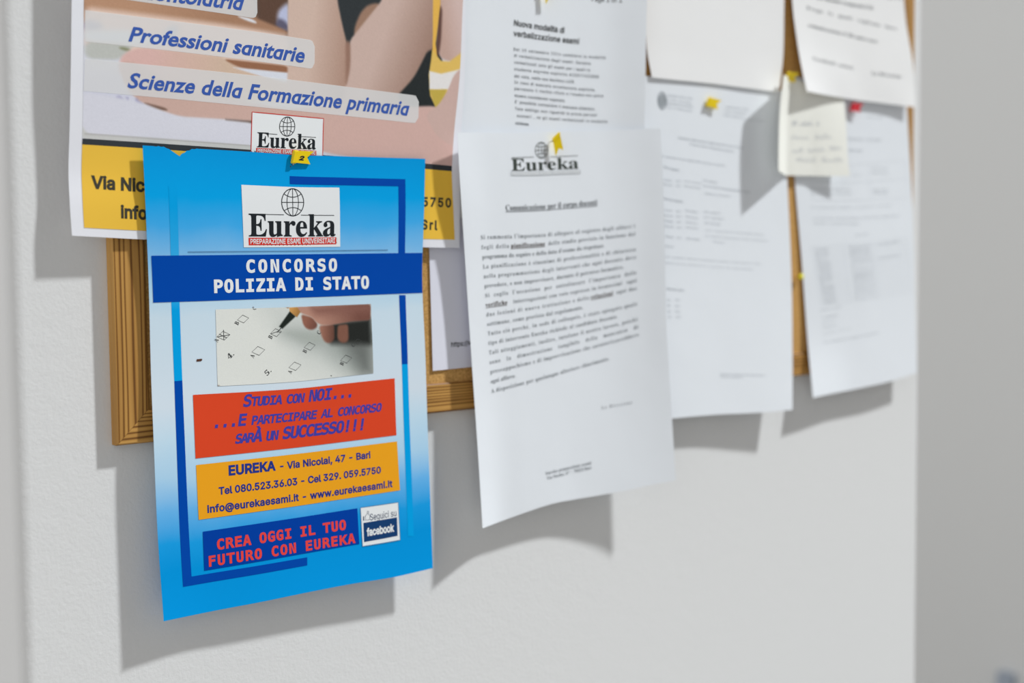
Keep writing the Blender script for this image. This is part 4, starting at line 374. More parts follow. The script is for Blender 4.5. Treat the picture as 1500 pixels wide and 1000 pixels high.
def glyph(font, ch, off):
    k = (font, ch, off)
    if k in _gc: return _gc[k]
    if font == 'B' and ch == '\u0251':                     # italic single-storey a: a d without its ascender
        v, f, a = glyph('B', 'd', off); v = v.copy(); v[:, 1] = np.minimum(v[:, 1], 0.452 + off); _gc[k] = (v, f, a); return _gc[k]
    if font == 'B':
        cu = bpy.data.curves.new('tmp', 'FONT'); cu.body = ch; cu.offset = off; cu.resolution_u = 3
        o = bpy.data.objects.new('tmp', cu)
        if 'B' not in ADV: ADV['B'] = {}
        if ch not in ADV['B']:
            wd = []
            for t in ('II', 'I' + ch + 'I'):
                c2 = bpy.data.curves.new('tmp', 'FONT'); c2.body = t; o2 = bpy.data.objects.new('tmp', c2)
                mm = o2.to_mesh(); xs = [q.co.x for q in mm.vertices]; wd.append(max(xs) - min(xs)); o2.to_mesh_clear()
                bpy.data.objects.remove(o2); bpy.data.curves.remove(c2)
            ADV['B'][ch] = wd[1] - wd[0]
        adv = ADV['B'][ch]
    else:
        src = ch if ch in GLYPHS[font] else None
        if src is None:
            alt = 'A' if font != 'A' else 'M'
            if ch in GLYPHS[alt]: return glyph(alt, ch, off)
            return (np.zeros((0, 3)), [], 0.28 if ch == ' ' else 0.3)
        d = GLYPHS[font][ch]; adv = d[0] / 500.0
        loops = [np.array(lp, float).reshape(-1, 2) / 500.0 for lp in d[1:]]
        area = [0.5 * np.sum(p[:, 0] * np.roll(p[:, 1], -1) - np.roll(p[:, 0], -1) * p[:, 1]) for p in loops]
        sg = np.sign(area[int(np.argmax(np.abs(area)))])
        V = []; F = []; n = 0
        for p, a in zip(loops, area):
            if np.sign(a) != sg: continue
            cu = bpy.data.curves.new('tmp', 'CURVE'); cu.dimensions = '2D'; cu.fill_mode = 'BOTH'
            for h in [p] + [q for q, b in zip(loops, area) if np.sign(b) != sg and sdist(q.mean(0)[None], p)[0] > 0]:
                sp = cu.splines.new('POLY'); sp.points.add(len(h) - 1); sp.use_cyclic_u = True
                for k_, (x, y) in zip(sp.points, h): k_.co = (x, y, 0, 1)
            o = bpy.data.objects.new('tmp', cu); me = o.to_mesh()
            V.append(np.array([(q.co[0], q.co[1], len(V)) for q in me.vertices]).reshape(-1, 3)); F += [tuple(i + n for i in q.vertices) for q in me.polygons]; n += len(me.vertices)
            o.to_mesh_clear(); bpy.data.objects.remove(o); bpy.data.curves.remove(cu)
        if off > 0:                                     # heavier weight: a rim around every outline
            for p in loops:
                e = np.roll(p, -1, 0) - p; e /= np.linalg.norm(e, axis=1)[:, None] + 1e-9
                nr = np.stack([e[:, 1], -e[:, 0]], 1) * sg; b = nr + np.roll(nr, 1, 0)
                b /= np.maximum((b * b).sum(1) / 2, 0.35)[:, None]
                m_ = len(p); V.append(np.column_stack([np.concatenate([p, p + b * off]), np.full(2 * m_, -1.0 - 0.5 * len(V))])); F += [(n + i, n + (i + 1) % m_, n + m_ + (i + 1) % m_, n + m_ + i) for i in range(m_)]; n += 2 * m_
        _gc[k] = (np.concatenate(V), F, adv)
        return _gc[k]
    me = o.to_mesh()
    v = np.array([(q.co[0], q.co[1], 0) for q in me.vertices]).reshape(-1, 3); f = [tuple(q.vertices) for q in me.polygons]
    o.to_mesh_clear(); bpy.data.objects.remove(o); bpy.data.curves.remove(cu)
    _gc[k] = (v, f, adv)
    return _gc[k]
ADV = {}
CAP = {'S': 0.456, 'M': 0.520, 'A': 0.508, 'B': 0.682}
def write(mb, s, txt, p0, p1, cap, font='A', off=0.0, shear=0.0, layer=L2, mi=0, track=0.0, caps=None, fit=True, space=None, wide=1.06):
    """one line from baseline start p0 to baseline end p1 (mm on the sheet); cap = capital height in mm.
    caps: small-capitals ratio, letters typed in lower case are set as small capitals"""
    p0 = np.array(p0, float); p1 = np.array(p1, float); d = p1 - p0; ln = np.linalg.norm(d); d = d / ln
    nrm = np.array([d[1], -d[0]]); k = cap / CAP[font]
    for turn in (0, 1):
        V = []; F = []; x = 0.0; n = 0
        for ch in txt:
            sc = 1.0
            if caps and ch.islower(): ch = ch.upper(); sc = caps
            if ch == ' ':
                x += (space if space else {'S': 0.18, 'M': 0.36, 'A': 0.2, 'B': 0.3}[font]) + track; continue
            base = {'\u00e0': 'a', '\u00e8': 'e', '\u00e9': 'e', '\u00f9': 'u', '\u00ec': 'i', '\u00f2': 'o'}.get(ch) if font != 'B' else None
            if base and ch not in GLYPHS[font]:
                v, f, a = glyph(font, base, off)
                v = np.concatenate([v, [(0.08, 0.49, 0), (0.16, 0.49, 0), (0.21, 0.41, 0), (0.15, 0.41, 0)]]); f = list(f) + [tuple(len(v) - 4 + i for i in range(4))]
            else: v, f, a = glyph(font, ch, off)
            if len(v):
                V.append(v * [sc, sc, 1] + [x, 0, 0]); F += [tuple(i + n for i in q) for q in f]; n += len(v)
            x += a * sc + track
        if not V: return
        V = np.concatenate(V); wid = max(V[:, 0].max(), 1e-6)
        if turn == 0 and fit and ln / wid > wide * k and len(txt) > 2: track += (ln / (wide * k) - wid) / (len(txt) - 1)   # letter-spaced, not stretched
        else: break
    V[:, 0] += shear * V[:, 1]
    kx = ln / wid if fit else k
    uv = p0 + V[:, :1] * kx * d + V[:, 1:2] * k * nrm
    if isinstance(mb, LineSet):
        mb.lines.append(MB()); mb = mb.lines[-1]
    lay(mb, s, uv, F, layer + V[:, 2] * 4e-6, mi)

# ------------------------------------------------------------------ printed pictures
def picture(s, name, parent, quad, base, shapes, m, step=0.7, layer=L1, cut=3.0, sat=1.0, gain=1.0):
    """a printed photograph: soft-edged shapes (outline, colour, softness[, second colour, from, to])"""
    mb = MB(); uv = patch(mb, s, quad, layer, 0, step)
    C = np.tile(np.array(base, float), (len(uv), 1))
    for sh in shapes:
        q = np.array(sh[0], float)
        if sh[2] >= 0.9:                                 # round the outline
            for c_ in (cut, cut * .45):
                nx = np.roll(q, -1, 0); e = nx - q; ln = np.linalg.norm(e, axis=1)[:, None]; k = np.minimum(.3, c_ / np.maximum(ln, 1e-6)) * e
                q = np.stack([q + k, nx - k], 1).reshape(-1, 2)
        sd = sdist(uv, q); a = np.clip(0.5 + sd / max(sh[2], 1e-3) / 2, 0, 1); a = (a * a * (3 - 2 * a))[:, None]
        c = np.array(sh[1], float)[None]
        if len(sh) > 3:
            g0, g1 = np.array(sh[4], float), np.array(sh[5], float); e = g1 - g0
            t = np.clip(((uv - g0) @ e) / (e @ e), 0, 1)[:, None]
            c = c * (1 - t) + np.array(sh[3], float)[None] * t
        C = C * (1 - a) + c * a
    C = (C.mean(1, keepdims=True) * (1 - sat) + C * sat) * gain
    rng = np.random.default_rng(3); C += rng.normal(0, 1.2, (len(C), 1))
    cc = np.clip(C / 255.0, 0, 1); li = np.where(cc <= 0.04045, cc / 12.92, ((cc + 0.055) / 1.055) ** 2.4) / LIT
    o = mb.build(name, m, parent, smooth=True)
    at = o.data.attributes.new('ink', 'FLOAT_COLOR', 'POINT')
    at.data.foreach_set('color', np.concatenate([np.clip(li, 0, 0.95), np.ones((len(li), 1))], 1).astype(np.float32).ravel())
    return o

WHITE = paper_mat('white_paper', alb(212, 216, 222))
BLACK = mat('black_ink', alb(34, 38, 42), 0.5, 0.2)
GREY = mat('grey_ink', alb(96, 100, 104), 0.6, 0.2)
PALE = mat('pale_grey_ink', alb(170, 174, 179), 0.6, 0.2)
WPRINT = mat('white_print', alb(216, 219, 223), 0.6, 0.2)

# ------------------------------------------------------------------ the setting
PW = plaster_mat('white_plaster', (0.80, 0.805, 0.805))
XL, XR = 0.2345, 1.1985
mb = MB(); R_ = 0.010; DEP = 0.40; prof = []
for cx, cy, a0 in ((XL + R_, R_, 180), (XR - R_, R_, 270)):
    for i in range(9):
        a = math.radians(a0 + 90 * i / 8); prof.append((cx + R_ * math.cos(a), cy + R_ * math.sin(a)))
prof += [(XR, DEP), (XL, DEP)]
n = len(prof); zs = [0.0, 3.0]
mb.add([(x, y, z) for z in zs for x, y in prof], [(i, (i + 1) % n, (i + 1) % n + n, i + n) for i in range(n)] + [tuple(range(n - 1, -1, -1)), tuple(range(n, 2 * n))])
w = mb.build('wall_front', PW)
for p in w.data.polygons:
    if len(p.vertices) == 4: p.use_smooth = True
w.data.set_sharp_from_angle(angle=math.radians(35))
tag(w, 'white plastered pier with rounded corners that carries the cork board', 'wall', kind='structure')
mb = MB(); box(mb, (3.2, -2.5, 0), (3.35, 6.0, 3.0))
tag(mb.build('wall_right', plaster_mat('far_plaster', (0.82, 0.83, 0.825), 0.3)), 'pale grey wall far behind the right edge of the pier', 'wall', kind='structure')
mb = MB(); box(mb, (-3.0, -3.0, -0.1), (3.2, 6.0, 0.0))
tag(mb.build('floor', mat('floor_tile', (0.42, 0.41, 0.39), 0.4, 0.4)), 'grey floor', 'floor', kind='structure')

# a small bluish fitting low on the far wall, a blur in the lower right corner
mb = MB(); box(mb, (3.17, 0.929, 0.289), (3.2, 0.969, 0.371))
tag(mb.build('wall_plate', mat('blue_plastic', alb(156, 165, 178), 0.5, 0.3)), 'blurred bluish plate low on the grey far wall', 'plate')

# ------------------------------------------------------------------ cork board
BX0, BX1, BZ0, BZ1 = 0.2945, 1.1690, 1.394, 1.994
board = empty('cork_board', ((BX0 + BX1) / 2, 0, BZ0), label='cork notice board in a pine frame, mostly covered by papers', cat='notice board')
mb = MB(); box(mb, (BX0 + 0.015, -0.0055, BZ0 + 0.015), (BX1 - 0.015, -0.0002, BZ1 - 0.015))
mb.build('cork_panel', cork_mat(), board, label='brown granulated cork surface')
WV, WH = wood_mat('pine_upright', True), wood_mat('pine_rail', False)
FW = 0.0218
pr = [(0, -0.0002), (0, -0.0062), (0.0012, -0.0075), (FW - 0.001, -0.0075), (FW, -0.0066), (FW, -0.0002)]
cor = [(BX0, BZ0, 1, 1), (BX1, BZ0, -1, 1), (BX1, BZ1, -1, -1), (BX0, BZ1, 1, -1)]
for k in range(4):
    (x0, z0, sx0, sz0), (x1, z1, sx1, sz1) = cor[k], cor[(k + 1) % 4]
    g = 0.00012
    ex, ez = (g, 0) if k in (0, 2) else (0, g)
    sgn = -1 if k in (2, 3) else 1
    if k == 1: sgn = 1
    dx, dz = np.sign(x1 - x0) * ex, np.sign(z1 - z0) * ez
    A = [(x0 + sx0 * p + dx, y, z0 + sz0 * p + dz) for p, y in pr]; B = [(x1 + sx1 * p - dx, y, z1 + sz1 * p - dz) for p, y in pr]
    mb = MB(); q = len(pr)
    mb.add(A + B, [(i, i + 1, i + 1 + q, i + q) for i in range(q - 1)] + [(q - 1, 0, q, 2 * q - 1), tuple(range(q)), tuple(range(2 * q - 1, q - 1, -1))])
    mb.build('frame_rail' if k in (0, 2) else 'frame_stile', WH if k in (0, 2) else WV, board)

# ------------------------------------------------------------------ the round-globe emblem with its lettering
def logo(s, part, pE, pA, cap, globe, r, lines, strip=None, ink=BLACK, off=0.004, strip_m=None, lw=0.55, strip_text=True, wide=1.06, edge=None):
    """pE..pA baseline of the name; globe centre and radii; lines = two thin rules; strip = quad"""
    mb = MB(); cx, cy = globe; rx, ry = r
    stroke(mb, s, ellipse(cx, cy, rx, ry), lw, L3)
    stroke(mb, s, ellipse(cx, cy, rx * 0.52, ry), lw * 0.8, L3)
    stroke(mb, s, [(cx, cy - ry), (cx, cy + ry)], lw * 0.8, L3)
    stroke(mb, s, [(cx - rx, cy), (cx + rx, cy)], lw * 0.8, L3)
    for sg in (-1, 1):
        stroke(mb, s, [(cx - rx * 0.78 + 2 * rx * 0.78 * i / 10, cy + sg * ry * (0.62 - 0.24 * (1 - ((i - 5) / 5) ** 2) * 1)) for i in range(11)], lw * 0.8, L3)
    mb.build('globe_emblem', ink, part)
    mb = MB(); write(mb, s, 'Eureka', pE, pA, cap, 'S', off, layer=L3, wide=wide)
    for a, b in lines: stroke(mb, s, [a, b], lw * 0.7, L3)
    mb.build('logo_lettering', ink, part)
    if strip:
        tl, tr, br, bl = [np.array(p) for p in strip]
        mb = MB(); patch(mb, s, [tl + (0.35, 0.35), tr + (0.45, 0.35), br + (0.45, 0.45), bl + (0.35, 0.45)], L2, 2); patch(mb, s, strip, L3, 0)
        if strip_text:
            h = np.linalg.norm(bl - tl)
            write(mb, s, 'PREPARAZIONE ESAMI UNIVERSITARI', bl + (tr - tl) * 0.015 + (tl - bl) * 0.18, br - (tr - tl) * 0.015 + (tl - bl) * 0.18, h * 0.64, 'A', 0.018, layer=L4, mi=1)
        mb.build('tagline_strip', [strip_m, WPRINT, edge or BLACK], part)

# ------------------------------------------------------------------ the large study poster (upper left)
S = sheet_root('poster', 'poster', label='large glossy study poster, arms on an open book, white caption pills, behind the blue flyer', cat='poster', group='papers on the cork board')
make_sheet(S, paper_mat('poster_paper', alb(214, 215, 224)))
picture(S, 'printed_photo', S.root, [(6.9, 1.6), (291.6, 10.0), (284.7, 148.0), (7.8, 136.4)], (206, 207, 218), [
  ([(-3.0, -7.9), (300.6, -8.0), (300.6, 53.1), (175.4, 68.3), (-1.9, 57.7)], (176, 132, 104), 6),
  ([(120.7, -6.1), (264.4, -8.0), (270.3, 129.8), (238.8, 111.9), (186.4, 85.9), (144.1, 64.5), (122.3, 55.8)], (48, 53, 56), 3),
  ([(120.7, -6.1), (144.3, -7.3), (146.1, 65.4), (133.9, 63.3), (122.3, 60.3)], (96, 68, 54), 3),
  ([(135.8, 51.9), (140.8, 45.6), (145.9, 43.7), (146.1, 62.2), (138.9, 60.1)], (178, 184, 216), 2.5),
  ([(135.8, 55.6), (139.9, 53.7), (146.1, 59.0), (146.1, 62.7), (135.9, 61.0)], (92, 88, 112), 2),
  ([(7.6, 40.7), (42.3, 40.9), (119.3, 53.5), (144.0, 62.2), (146.1, 65.4), (99.4, 59.7), (7.8, 50.3)], (186, 138, 106), 1.5, (168, 122, 92), (39.8, 43.5), (99.4, 59.7)),
  ([(106.5, 52.4), (119.8, 54.9), (122.8, 58.5), (111.4, 55.0)], (214, 216, 224), 1),
  ([(7.8, 48.5), (99.4, 58.8), (146.1, 65.4), (146.5, 91.6), (8.0, 76.3)], (226, 196, 180), 3),
  ([(7.8, 56.6), (18.6, 59.2), (17.9, 63.8), (7.9, 65.0)], (150, 150, 185), 3),
  ([(7.9, 64.0), (35.7, 63.5), (62.2, 69.6), (62.3, 73.3), (31.5, 73.9), (8.0, 71.6)], (205, 214, 224), 3),
  ([(57.6, 62.2), (67.6, 59.3), (65.8, 67.6), (57.7, 71.5)], (165, 175, 200), 3),
  ([(8.0, 71.6), (38.0, 73.8), (35.8, 77.5), (29.9, 84.1), (8.1, 83.7)], (184, 186, 180), 2),
  ([(27.2, 74.9), (36.7, 76.1), (34.1, 78.5)], (128, 130, 92), 1.5),
  ([(29.1, 84.2), (33.3, 78.5), (41.9, 75.5), (67.8, 77.4), (99.6, 80.9), (109.4, 87.9), (120.3, 90.8), (149.8, 96.8), (150.3, 109.2), (29.6, 107.4)], (216, 172, 164), 1.6, (206, 176, 152), (49.0, 80.0), (99.7, 85.9)),
  ([(97.2, 81.8), (146.4, 85.7), (147.5, 90.6), (110.4, 87.9)], (152, 100, 70), 1),
  ([(105.5, 87.6), (146.5, 90.2), (152.8, 94.9), (146.7, 96.9), (129.3, 93.7)], (208, 212, 224), .8),
  ([(8.2, 90.1), (31.8, 91.8), (38.6, 108.0), (65.5, 115.4), (63.4, 122.5), (8.9, 123.9)], (202, 203, 220), 3),
  ([(27.0, 107.4), (32.1, 107.3), (34.0, 115.2), (28.0, 113.6)], (168, 166, 198), 1), ([(33.9, 108.1), (35.6, 108.1), (36.7, 116.0), (34.9, 116.1)], (168, 166, 198), .8),
  ([(39.1, 108.0), (43.0, 108.4), (47.6, 115.8), (41.9, 116.8)], (162, 158, 192), 1), ([(45.2, 110.1), (50.6, 111.3), (56.1, 117.4), (50.7, 117.5)], (172, 168, 200), 1),
  ([(29.5, 85.1), (40.3, 85.7), (67.4, 102.1), (145.4, 113.7), (221.0, 107.7), (243.9, 102.5), (268.7, 110.4), (285.4, 101.6), (298.5, 91.9), (296.3, 151.6), (223.0, 147.1), (177.0, 141.9), (121.4, 122.2), (100.8, 121.2), (70.2, 120.1), (58.8, 117.3), (43.1, 111.5), (31.9, 98.5)], (202, 165, 152), 1.2, (206, 166, 156), (67.8, 115.3), (222.5, 130.5)),
  ([(43.5, 111.0), (53.3, 113.0), (62.3, 115.4), (58.8, 116.9), (50.7, 114.4)], (122, 92, 78), 1),
  ([(100.7, 120.8), (121.4, 121.7), (120.9, 123.5), (100.8, 122.1)], (122, 100, 92), .8),
  ([(144.3, -7.3), (177.7, -8.0), (182.5, 41.2), (186.6, 56.9), (192.1, 75.0), (195.7, 99.1), (190.9, 111.0), (145.0, 104.9)], (206, 176, 160), 1.2, (176, 138, 120), (162.2, 68.6), (191.6, 72.3)),
  ([(195.9, 59.8), (202.4, 47.2), (210.7, 42.6), (219.2, 43.4), (197.0, 66.0)], (156, 118, 96), 1.5),
  ([(234.6, -8.0), (267.4, -8.0), (267.8, 53.5), (261.9, 74.3), (247.9, 89.6), (239.1, 116.5), (187.6, 111.1), (192.8, 82.1), (191.5, 68.8), (219.2, 40.6)], (200, 170, 158), 1.2, (158, 122, 106), (219.5, 67.3), (256.0, 84.0)),
  ([(189.3, 68.0), (193.2, 67.9), (193.5, 85.6), (190.2, 99.3)], (152, 112, 94), 1.6),
  ([(259.4, 70.9), (271.6, 74.9), (272.3, 108.9), (244.5, 110.0), (232.3, 103.7), (246.7, 90.5)], (38, 43, 44), 1.2),
  ([(269.3, -8.0), (296.0, -8.0), (298.0, 78.6), (276.0, 79.1), (267.4, 75.9), (269.7, 53.5)], (192, 156, 142), 1.2, (206, 176, 168), (269.7, 53.5), (286.4, 48.8)),
  ([(268.3, 44.5), (271.4, 44.5), (270.3, 66.4), (268.0, 76.7), (265.6, 76.8)], (96, 64, 56), 1.5),
  ([(262.6, -8.0), (265.6, -8.0), (269.5, 42.2), (267.3, 57.9), (265.5, 68.2), (266.8, 75.9), (262.5, 76.0), (263.0, 62.2)], (234, 178, 66), .7),
  ([(262.5, 72.5), (264.9, 74.2), (270.5, 78.8), (277.9, 79.1), (297.9, 68.5), (298.3, 87.4), (280.2, 99.3), (273.4, 107.5), (267.5, 110.0), (261.9, 102.1), (259.8, 88.4)], (226, 184, 82), .8),
  ([(260.3, 85.7), (270.7, 87.2), (284.3, 84.6), (298.0, 80.8), (298.5, 91.0), (278.8, 97.5), (261.0, 98.0)], (222, 218, 216), .7),
  ([(261.0, 98.0), (276.3, 97.6), (274.5, 105.6), (267.5, 110.0)], (196, 168, 62), .7),
  ([(298.0, 79.5), (283.1, 86.0), (277.0, 99.0), (268.7, 110.0), (258.2, 115.3), (270.3, 129.8), (300.6, 142.3)], (200, 166, 156), .9),
  ([(6.9, 105.2), (40.9, 110.6), (68.8, 120.6), (100.8, 121.7), (121.4, 123.5), (122.0, 143.6), (7.5, 136.9)], (208, 208, 220), 1.5),
  ([(6.4, 124.9), (9.0, 131.2), (13.3, 133.4), (121.8, 138.5), (122.0, 143.1), (6.7, 137.4)], (196, 196, 194), 1),
  ([(9.1, 132.6), (121.8, 138.0), (121.9, 138.9), (9.1, 133.5)], (170, 168, 164), .6),
], attr_mat('printed_picture'), 0.75, sat=.84, gain=.975)
mb = MB(); patch(mb, S, [(7.8, 136.3), (284.6, 148.0), (284.5, 151.3), (7.8, 140.6)], L2)
mb.build('dark_bar', mat('charcoal_ink', alb(52, 56, 60)), S.root)
mb = MB(); patch(mb, S, [(7.8, 140.5), (284.5, 151.2), (288.0, 197.3), (7.7, 197.0)], L2)
yp = mb.build('address_panel', mat('yellow_ink', alb(226, 178, 66), 0.55), S.root, label='yellow panel with dark address lines')
DK = mat('dark_grey_ink', alb(62, 60, 52))
mb = LineSet()
write(mb, S, 'Via Nicolai, 47', (13.6, 170.4), (81.5, 172.5), 7.96, 'A', .032, layer=L3)
write(mb, S, 'Cel 329.059.5750', (187.0, 174.3), (284.3, 175.3), 5.97, 'A', .032, layer=L3)
write(mb, S, 'info@eurekaesami.it', (30.8, 189.1), (121.8, 191.1), 7.89, 'A', .032, layer=L3)
write(mb, S, 'Eureka Srl', (216.3, 189.3), (271.8, 191.0), 5.94, 'A', .032, layer=L3)
mb.build('address_lettering', DK, yp)
PILL = mat('caption_white', alb(238, 232, 240), 0.5, 0.1, alpha=0.70)
BLUE = mat('caption_blue', alb(52, 84, 160), 0.5, 0.2)
def pill(quad, txt, p0, p1, cap):
    tl, tr, br, bl = [np.array(q, float) for q in quad]
    h = np.linalg.norm(br - tr); e = (tr - tl) / np.linalg.norm(tr - tl); dn = (br - tr) / h; r = min(4.0, h * .3)
    pts = [tl]
    for i in range(7):
        a = math.radians(-90 + 15 * i); pts.append(tr - e * r + dn * r + r * (e * math.cos(a) + dn * math.sin(a)))
    for i in range(7):
        a = math.radians(15 * i); pts.append(br - e * r - dn * r + r * (e * math.cos(a) + dn * math.sin(a)))
    pts.append(bl)
    # a fine strip mesh so that the pill follows the paper
    mb = MB(); n = 90; xs = np.linspace(0, 1, n); L = np.linalg.norm(tr - tl); uv = []
    for x in xs:
        d = L * (1 - x); k = 0.0
        if d < r: k = r - math.sqrt(max(r * r - (r - d) ** 2, 0))
        a = tl + (tr - tl) * x; b = bl + (br - bl) * x; q = (b - a) / np.linalg.norm(b - a)
        for j in range(5): uv.append(a + q * k + (b - a - 2 * q * k) * j / 4)
    lay(mb, S, uv, [(i * 5 + j, i * 5 + j + 1, (i + 1) * 5 + j + 1, (i + 1) * 5 + j) for i in range(n - 1) for j in range(4)], L2)
    o = mb.build('caption_pill', PILL, S.root)
    mb = MB(); write(mb, S, txt.replace('a', '\u0251'), p0, p1, cap, 'B', 0.026, 0.2, layer=L3)
    mb.build('caption_lettering', BLUE, o)
pill([(7.4, 14.8), (121.2, 24.6), (122.3, 54.6), (7.8, 40.3)], 'Odontoiatria', (31.1, 41.3), (110.4, 48.9), 9.77)
pill([(8.0, 50.6), (165.3, 68.3), (165.3, 87.2), (8.2, 72.0)], 'Professioni sanitarie', (34.2, 70.9), (156.6, 83.0), 9.58)
pill([(8.3, 83.7), (252.0, 102.6), (252.9, 121.4), (7.8, 104.9)], 'Scienze della Formazione primaria', (34.3, 101.9), (242.6, 116.0), 9.32)
mb = MB(); q = [(119.7, 116.0), (173.9, 119.3), (174.1, 146.0), (119.7, 142.7)]; patch(mb, S, q, L2)
cd = mb.build('logo_card', WPRINT, S.root, label='small white card with a red outline and the globe logo')
mb = MB(); stroke(mb, S, q, .55, L3, closed=True); mb.build('red_outline', mat('red_ink', alb(190, 52, 44)), cd)
logo(S, cd, (123.6, 139.0), (168.6, 139.7), 9.83, (146.1, 125.0), (5.79, 6.23), [((128.1, 129.7), (138.8, 130.3)), ((154.4, 131.3), (168.4, 131.8))], [(123.4, 139.6), (168.9, 140.5), (169.0, 143.8), (123.5, 143.1)], strip_m=mat('red_ink', alb(190, 52, 44)), lw=.5)

# ------------------------------------------------------------------ the page behind it with the verbalising notice
S = sheet_root('n2', 'notice', label='white notice headed Nuova modalità di verbalizzazione esami, between poster and blank sheet', cat='notice', group='papers on the cork board')
make_sheet(S, WHITE)
mb = LineSet()
write(mb, S, 'Page 1 of 1', (144.5, 26.6), (176.2, 27.8), 4.97, 'A', .005)
write(mb, S, 'Nuova modalit\u00e0 di', (63.9, 48.3), (116.5, 52.5), 4.26, 'A', .022)
write(mb, S, 'verbalizzazione esami', (64.0, 56.4), (132.2, 60.9), 4.29, 'A', .022)
mb.build('notice_heading', mat('soft_black_ink', alb(78, 80, 82)), S.root)
mb = LineSet()
for t, x0, y0, x1, y1 in (
  ('Dal 15 settembre 2014 cambiano le modalit\u00e0', 64.1, 67.6, 160.3, 72.8), ('di verbalizzazione degli esami. Saranno', 64.5, 72.4, 144.9, 77.2),
  ('verbalizzati solo gli esami per i quali lo', 64.9, 77.6, 144.2, 82.4), ('studente esprime esplicita ACCETTAZIONE', 64.9, 82.8, 153.7, 87.8),
  ('del voto, nella sua bacheca LUIS.', 64.9, 88.1, 128.3, 91.7), ('In caso di mancata accettazione esplicita,', 65.1, 92.8, 150.2, 98.3),
  ('pervenuto il rischio rifiuto e l\'esame non potr\u00e0', 65.3, 97.7, 158.3, 103.4), ('essere considerato superato.', 65.5, 102.9, 118.3, 106.7),
  ('E\' possibile consultare il manuale didattico.', 65.6, 107.8, 150.4, 113.8), ('Tale obbligo non riguarda le prove parziali', 65.8, 113.0, 151.9, 118.7),
  ('(esoneri), se gli esami verbalizzati in modalit\u00e0', 66.0, 118.2, 162.8, 124.5), ('cartacea.', 66.1, 123.9, 80.5, 125.0)):
    write(mb, S, t, (x0, y0), (x1, y1), 2.25, 'A', .010)
mb.build('notice_text', GREY, S.root)

# ------------------------------------------------------------------ page low on the board behind the flyer and the letter
S = sheet_root('hid', 'notice', label='mostly hidden white page ending in a web address, between the blue flyer and the letter', cat='notice', group='papers on the cork board')
make_sheet(S, paper_mat('cool_paper', alb(208, 209, 220)))
mb = MB(); write(mb, S, 'https://www.', (17.8, 141.4), (47.5, 141.0), 3.56, 'A', .012)
mb.build('web_address', BLACK, S.root)

# ------------------------------------------------------------------ form with a round crest
S = sheet_root('n3', 'notice', label='white university form with a small round crest and a yellow pin, right of the letter', cat='notice', group='papers on the cork board')
make_sheet(S, WHITE)
mb = MB()
cx, cy = (42.9, 19.7)
for k, rr in enumerate((1.0, .84, .62, .4, .18)): stroke(mb, S, ellipse(cx, cy, 5.6 * rr, 7.4 * rr, 30), .6 if k < 2 else 1.1, L2)
for k in range(10):
    a = k * math.pi / 5; stroke(mb, S, [(cx + 2 * math.cos(a), cy + 2 * math.sin(a)), (cx + 5.2 * math.cos(a), cy + 5.2 * math.sin(a))], .7, L2)
mb.build('crest', mat('crest_ink', alb(152, 158, 163)), S.root)
mb = MB()
for t, x0, y0, x1, y1 in (('UNIVERSITA DEGLI STUDI', 48.9, 15.7, 80.4, 16.8), ('DI BARI ALDO MORO', 48.7, 19.1, 78.4, 20.7), ('DIPARTIMENTO DI SCIENZE', 48.6, 22.6, 80.9, 23.7), ('DELLA FORMAZIONE', 48.5, 25.8, 79.0, 27.4),
  ('', -8.0, -8.0, -8.0, -8.0),
  ('COMMISSIONE ESAMI', 123.0, 21.3, 154.8, 21.8), ('ANNO ACCADEMICO', 121.8, 25.0, 150.7, 25.8), ('PRIMO SEMESTRE', 120.7, 28.7, 146.6, 29.7), ('SEGRETERIA', 148.4, 30.8, 177.2, 31.2)):
    if not t:
        mb.build('letterhead', PALE, S.root); mb = MB(); continue
    write(mb, S, t, (x0, y0), (x1, y1), 1.7, 'A', .004)
mb.build('letterhead', PALE, S.root)
mb = MB()
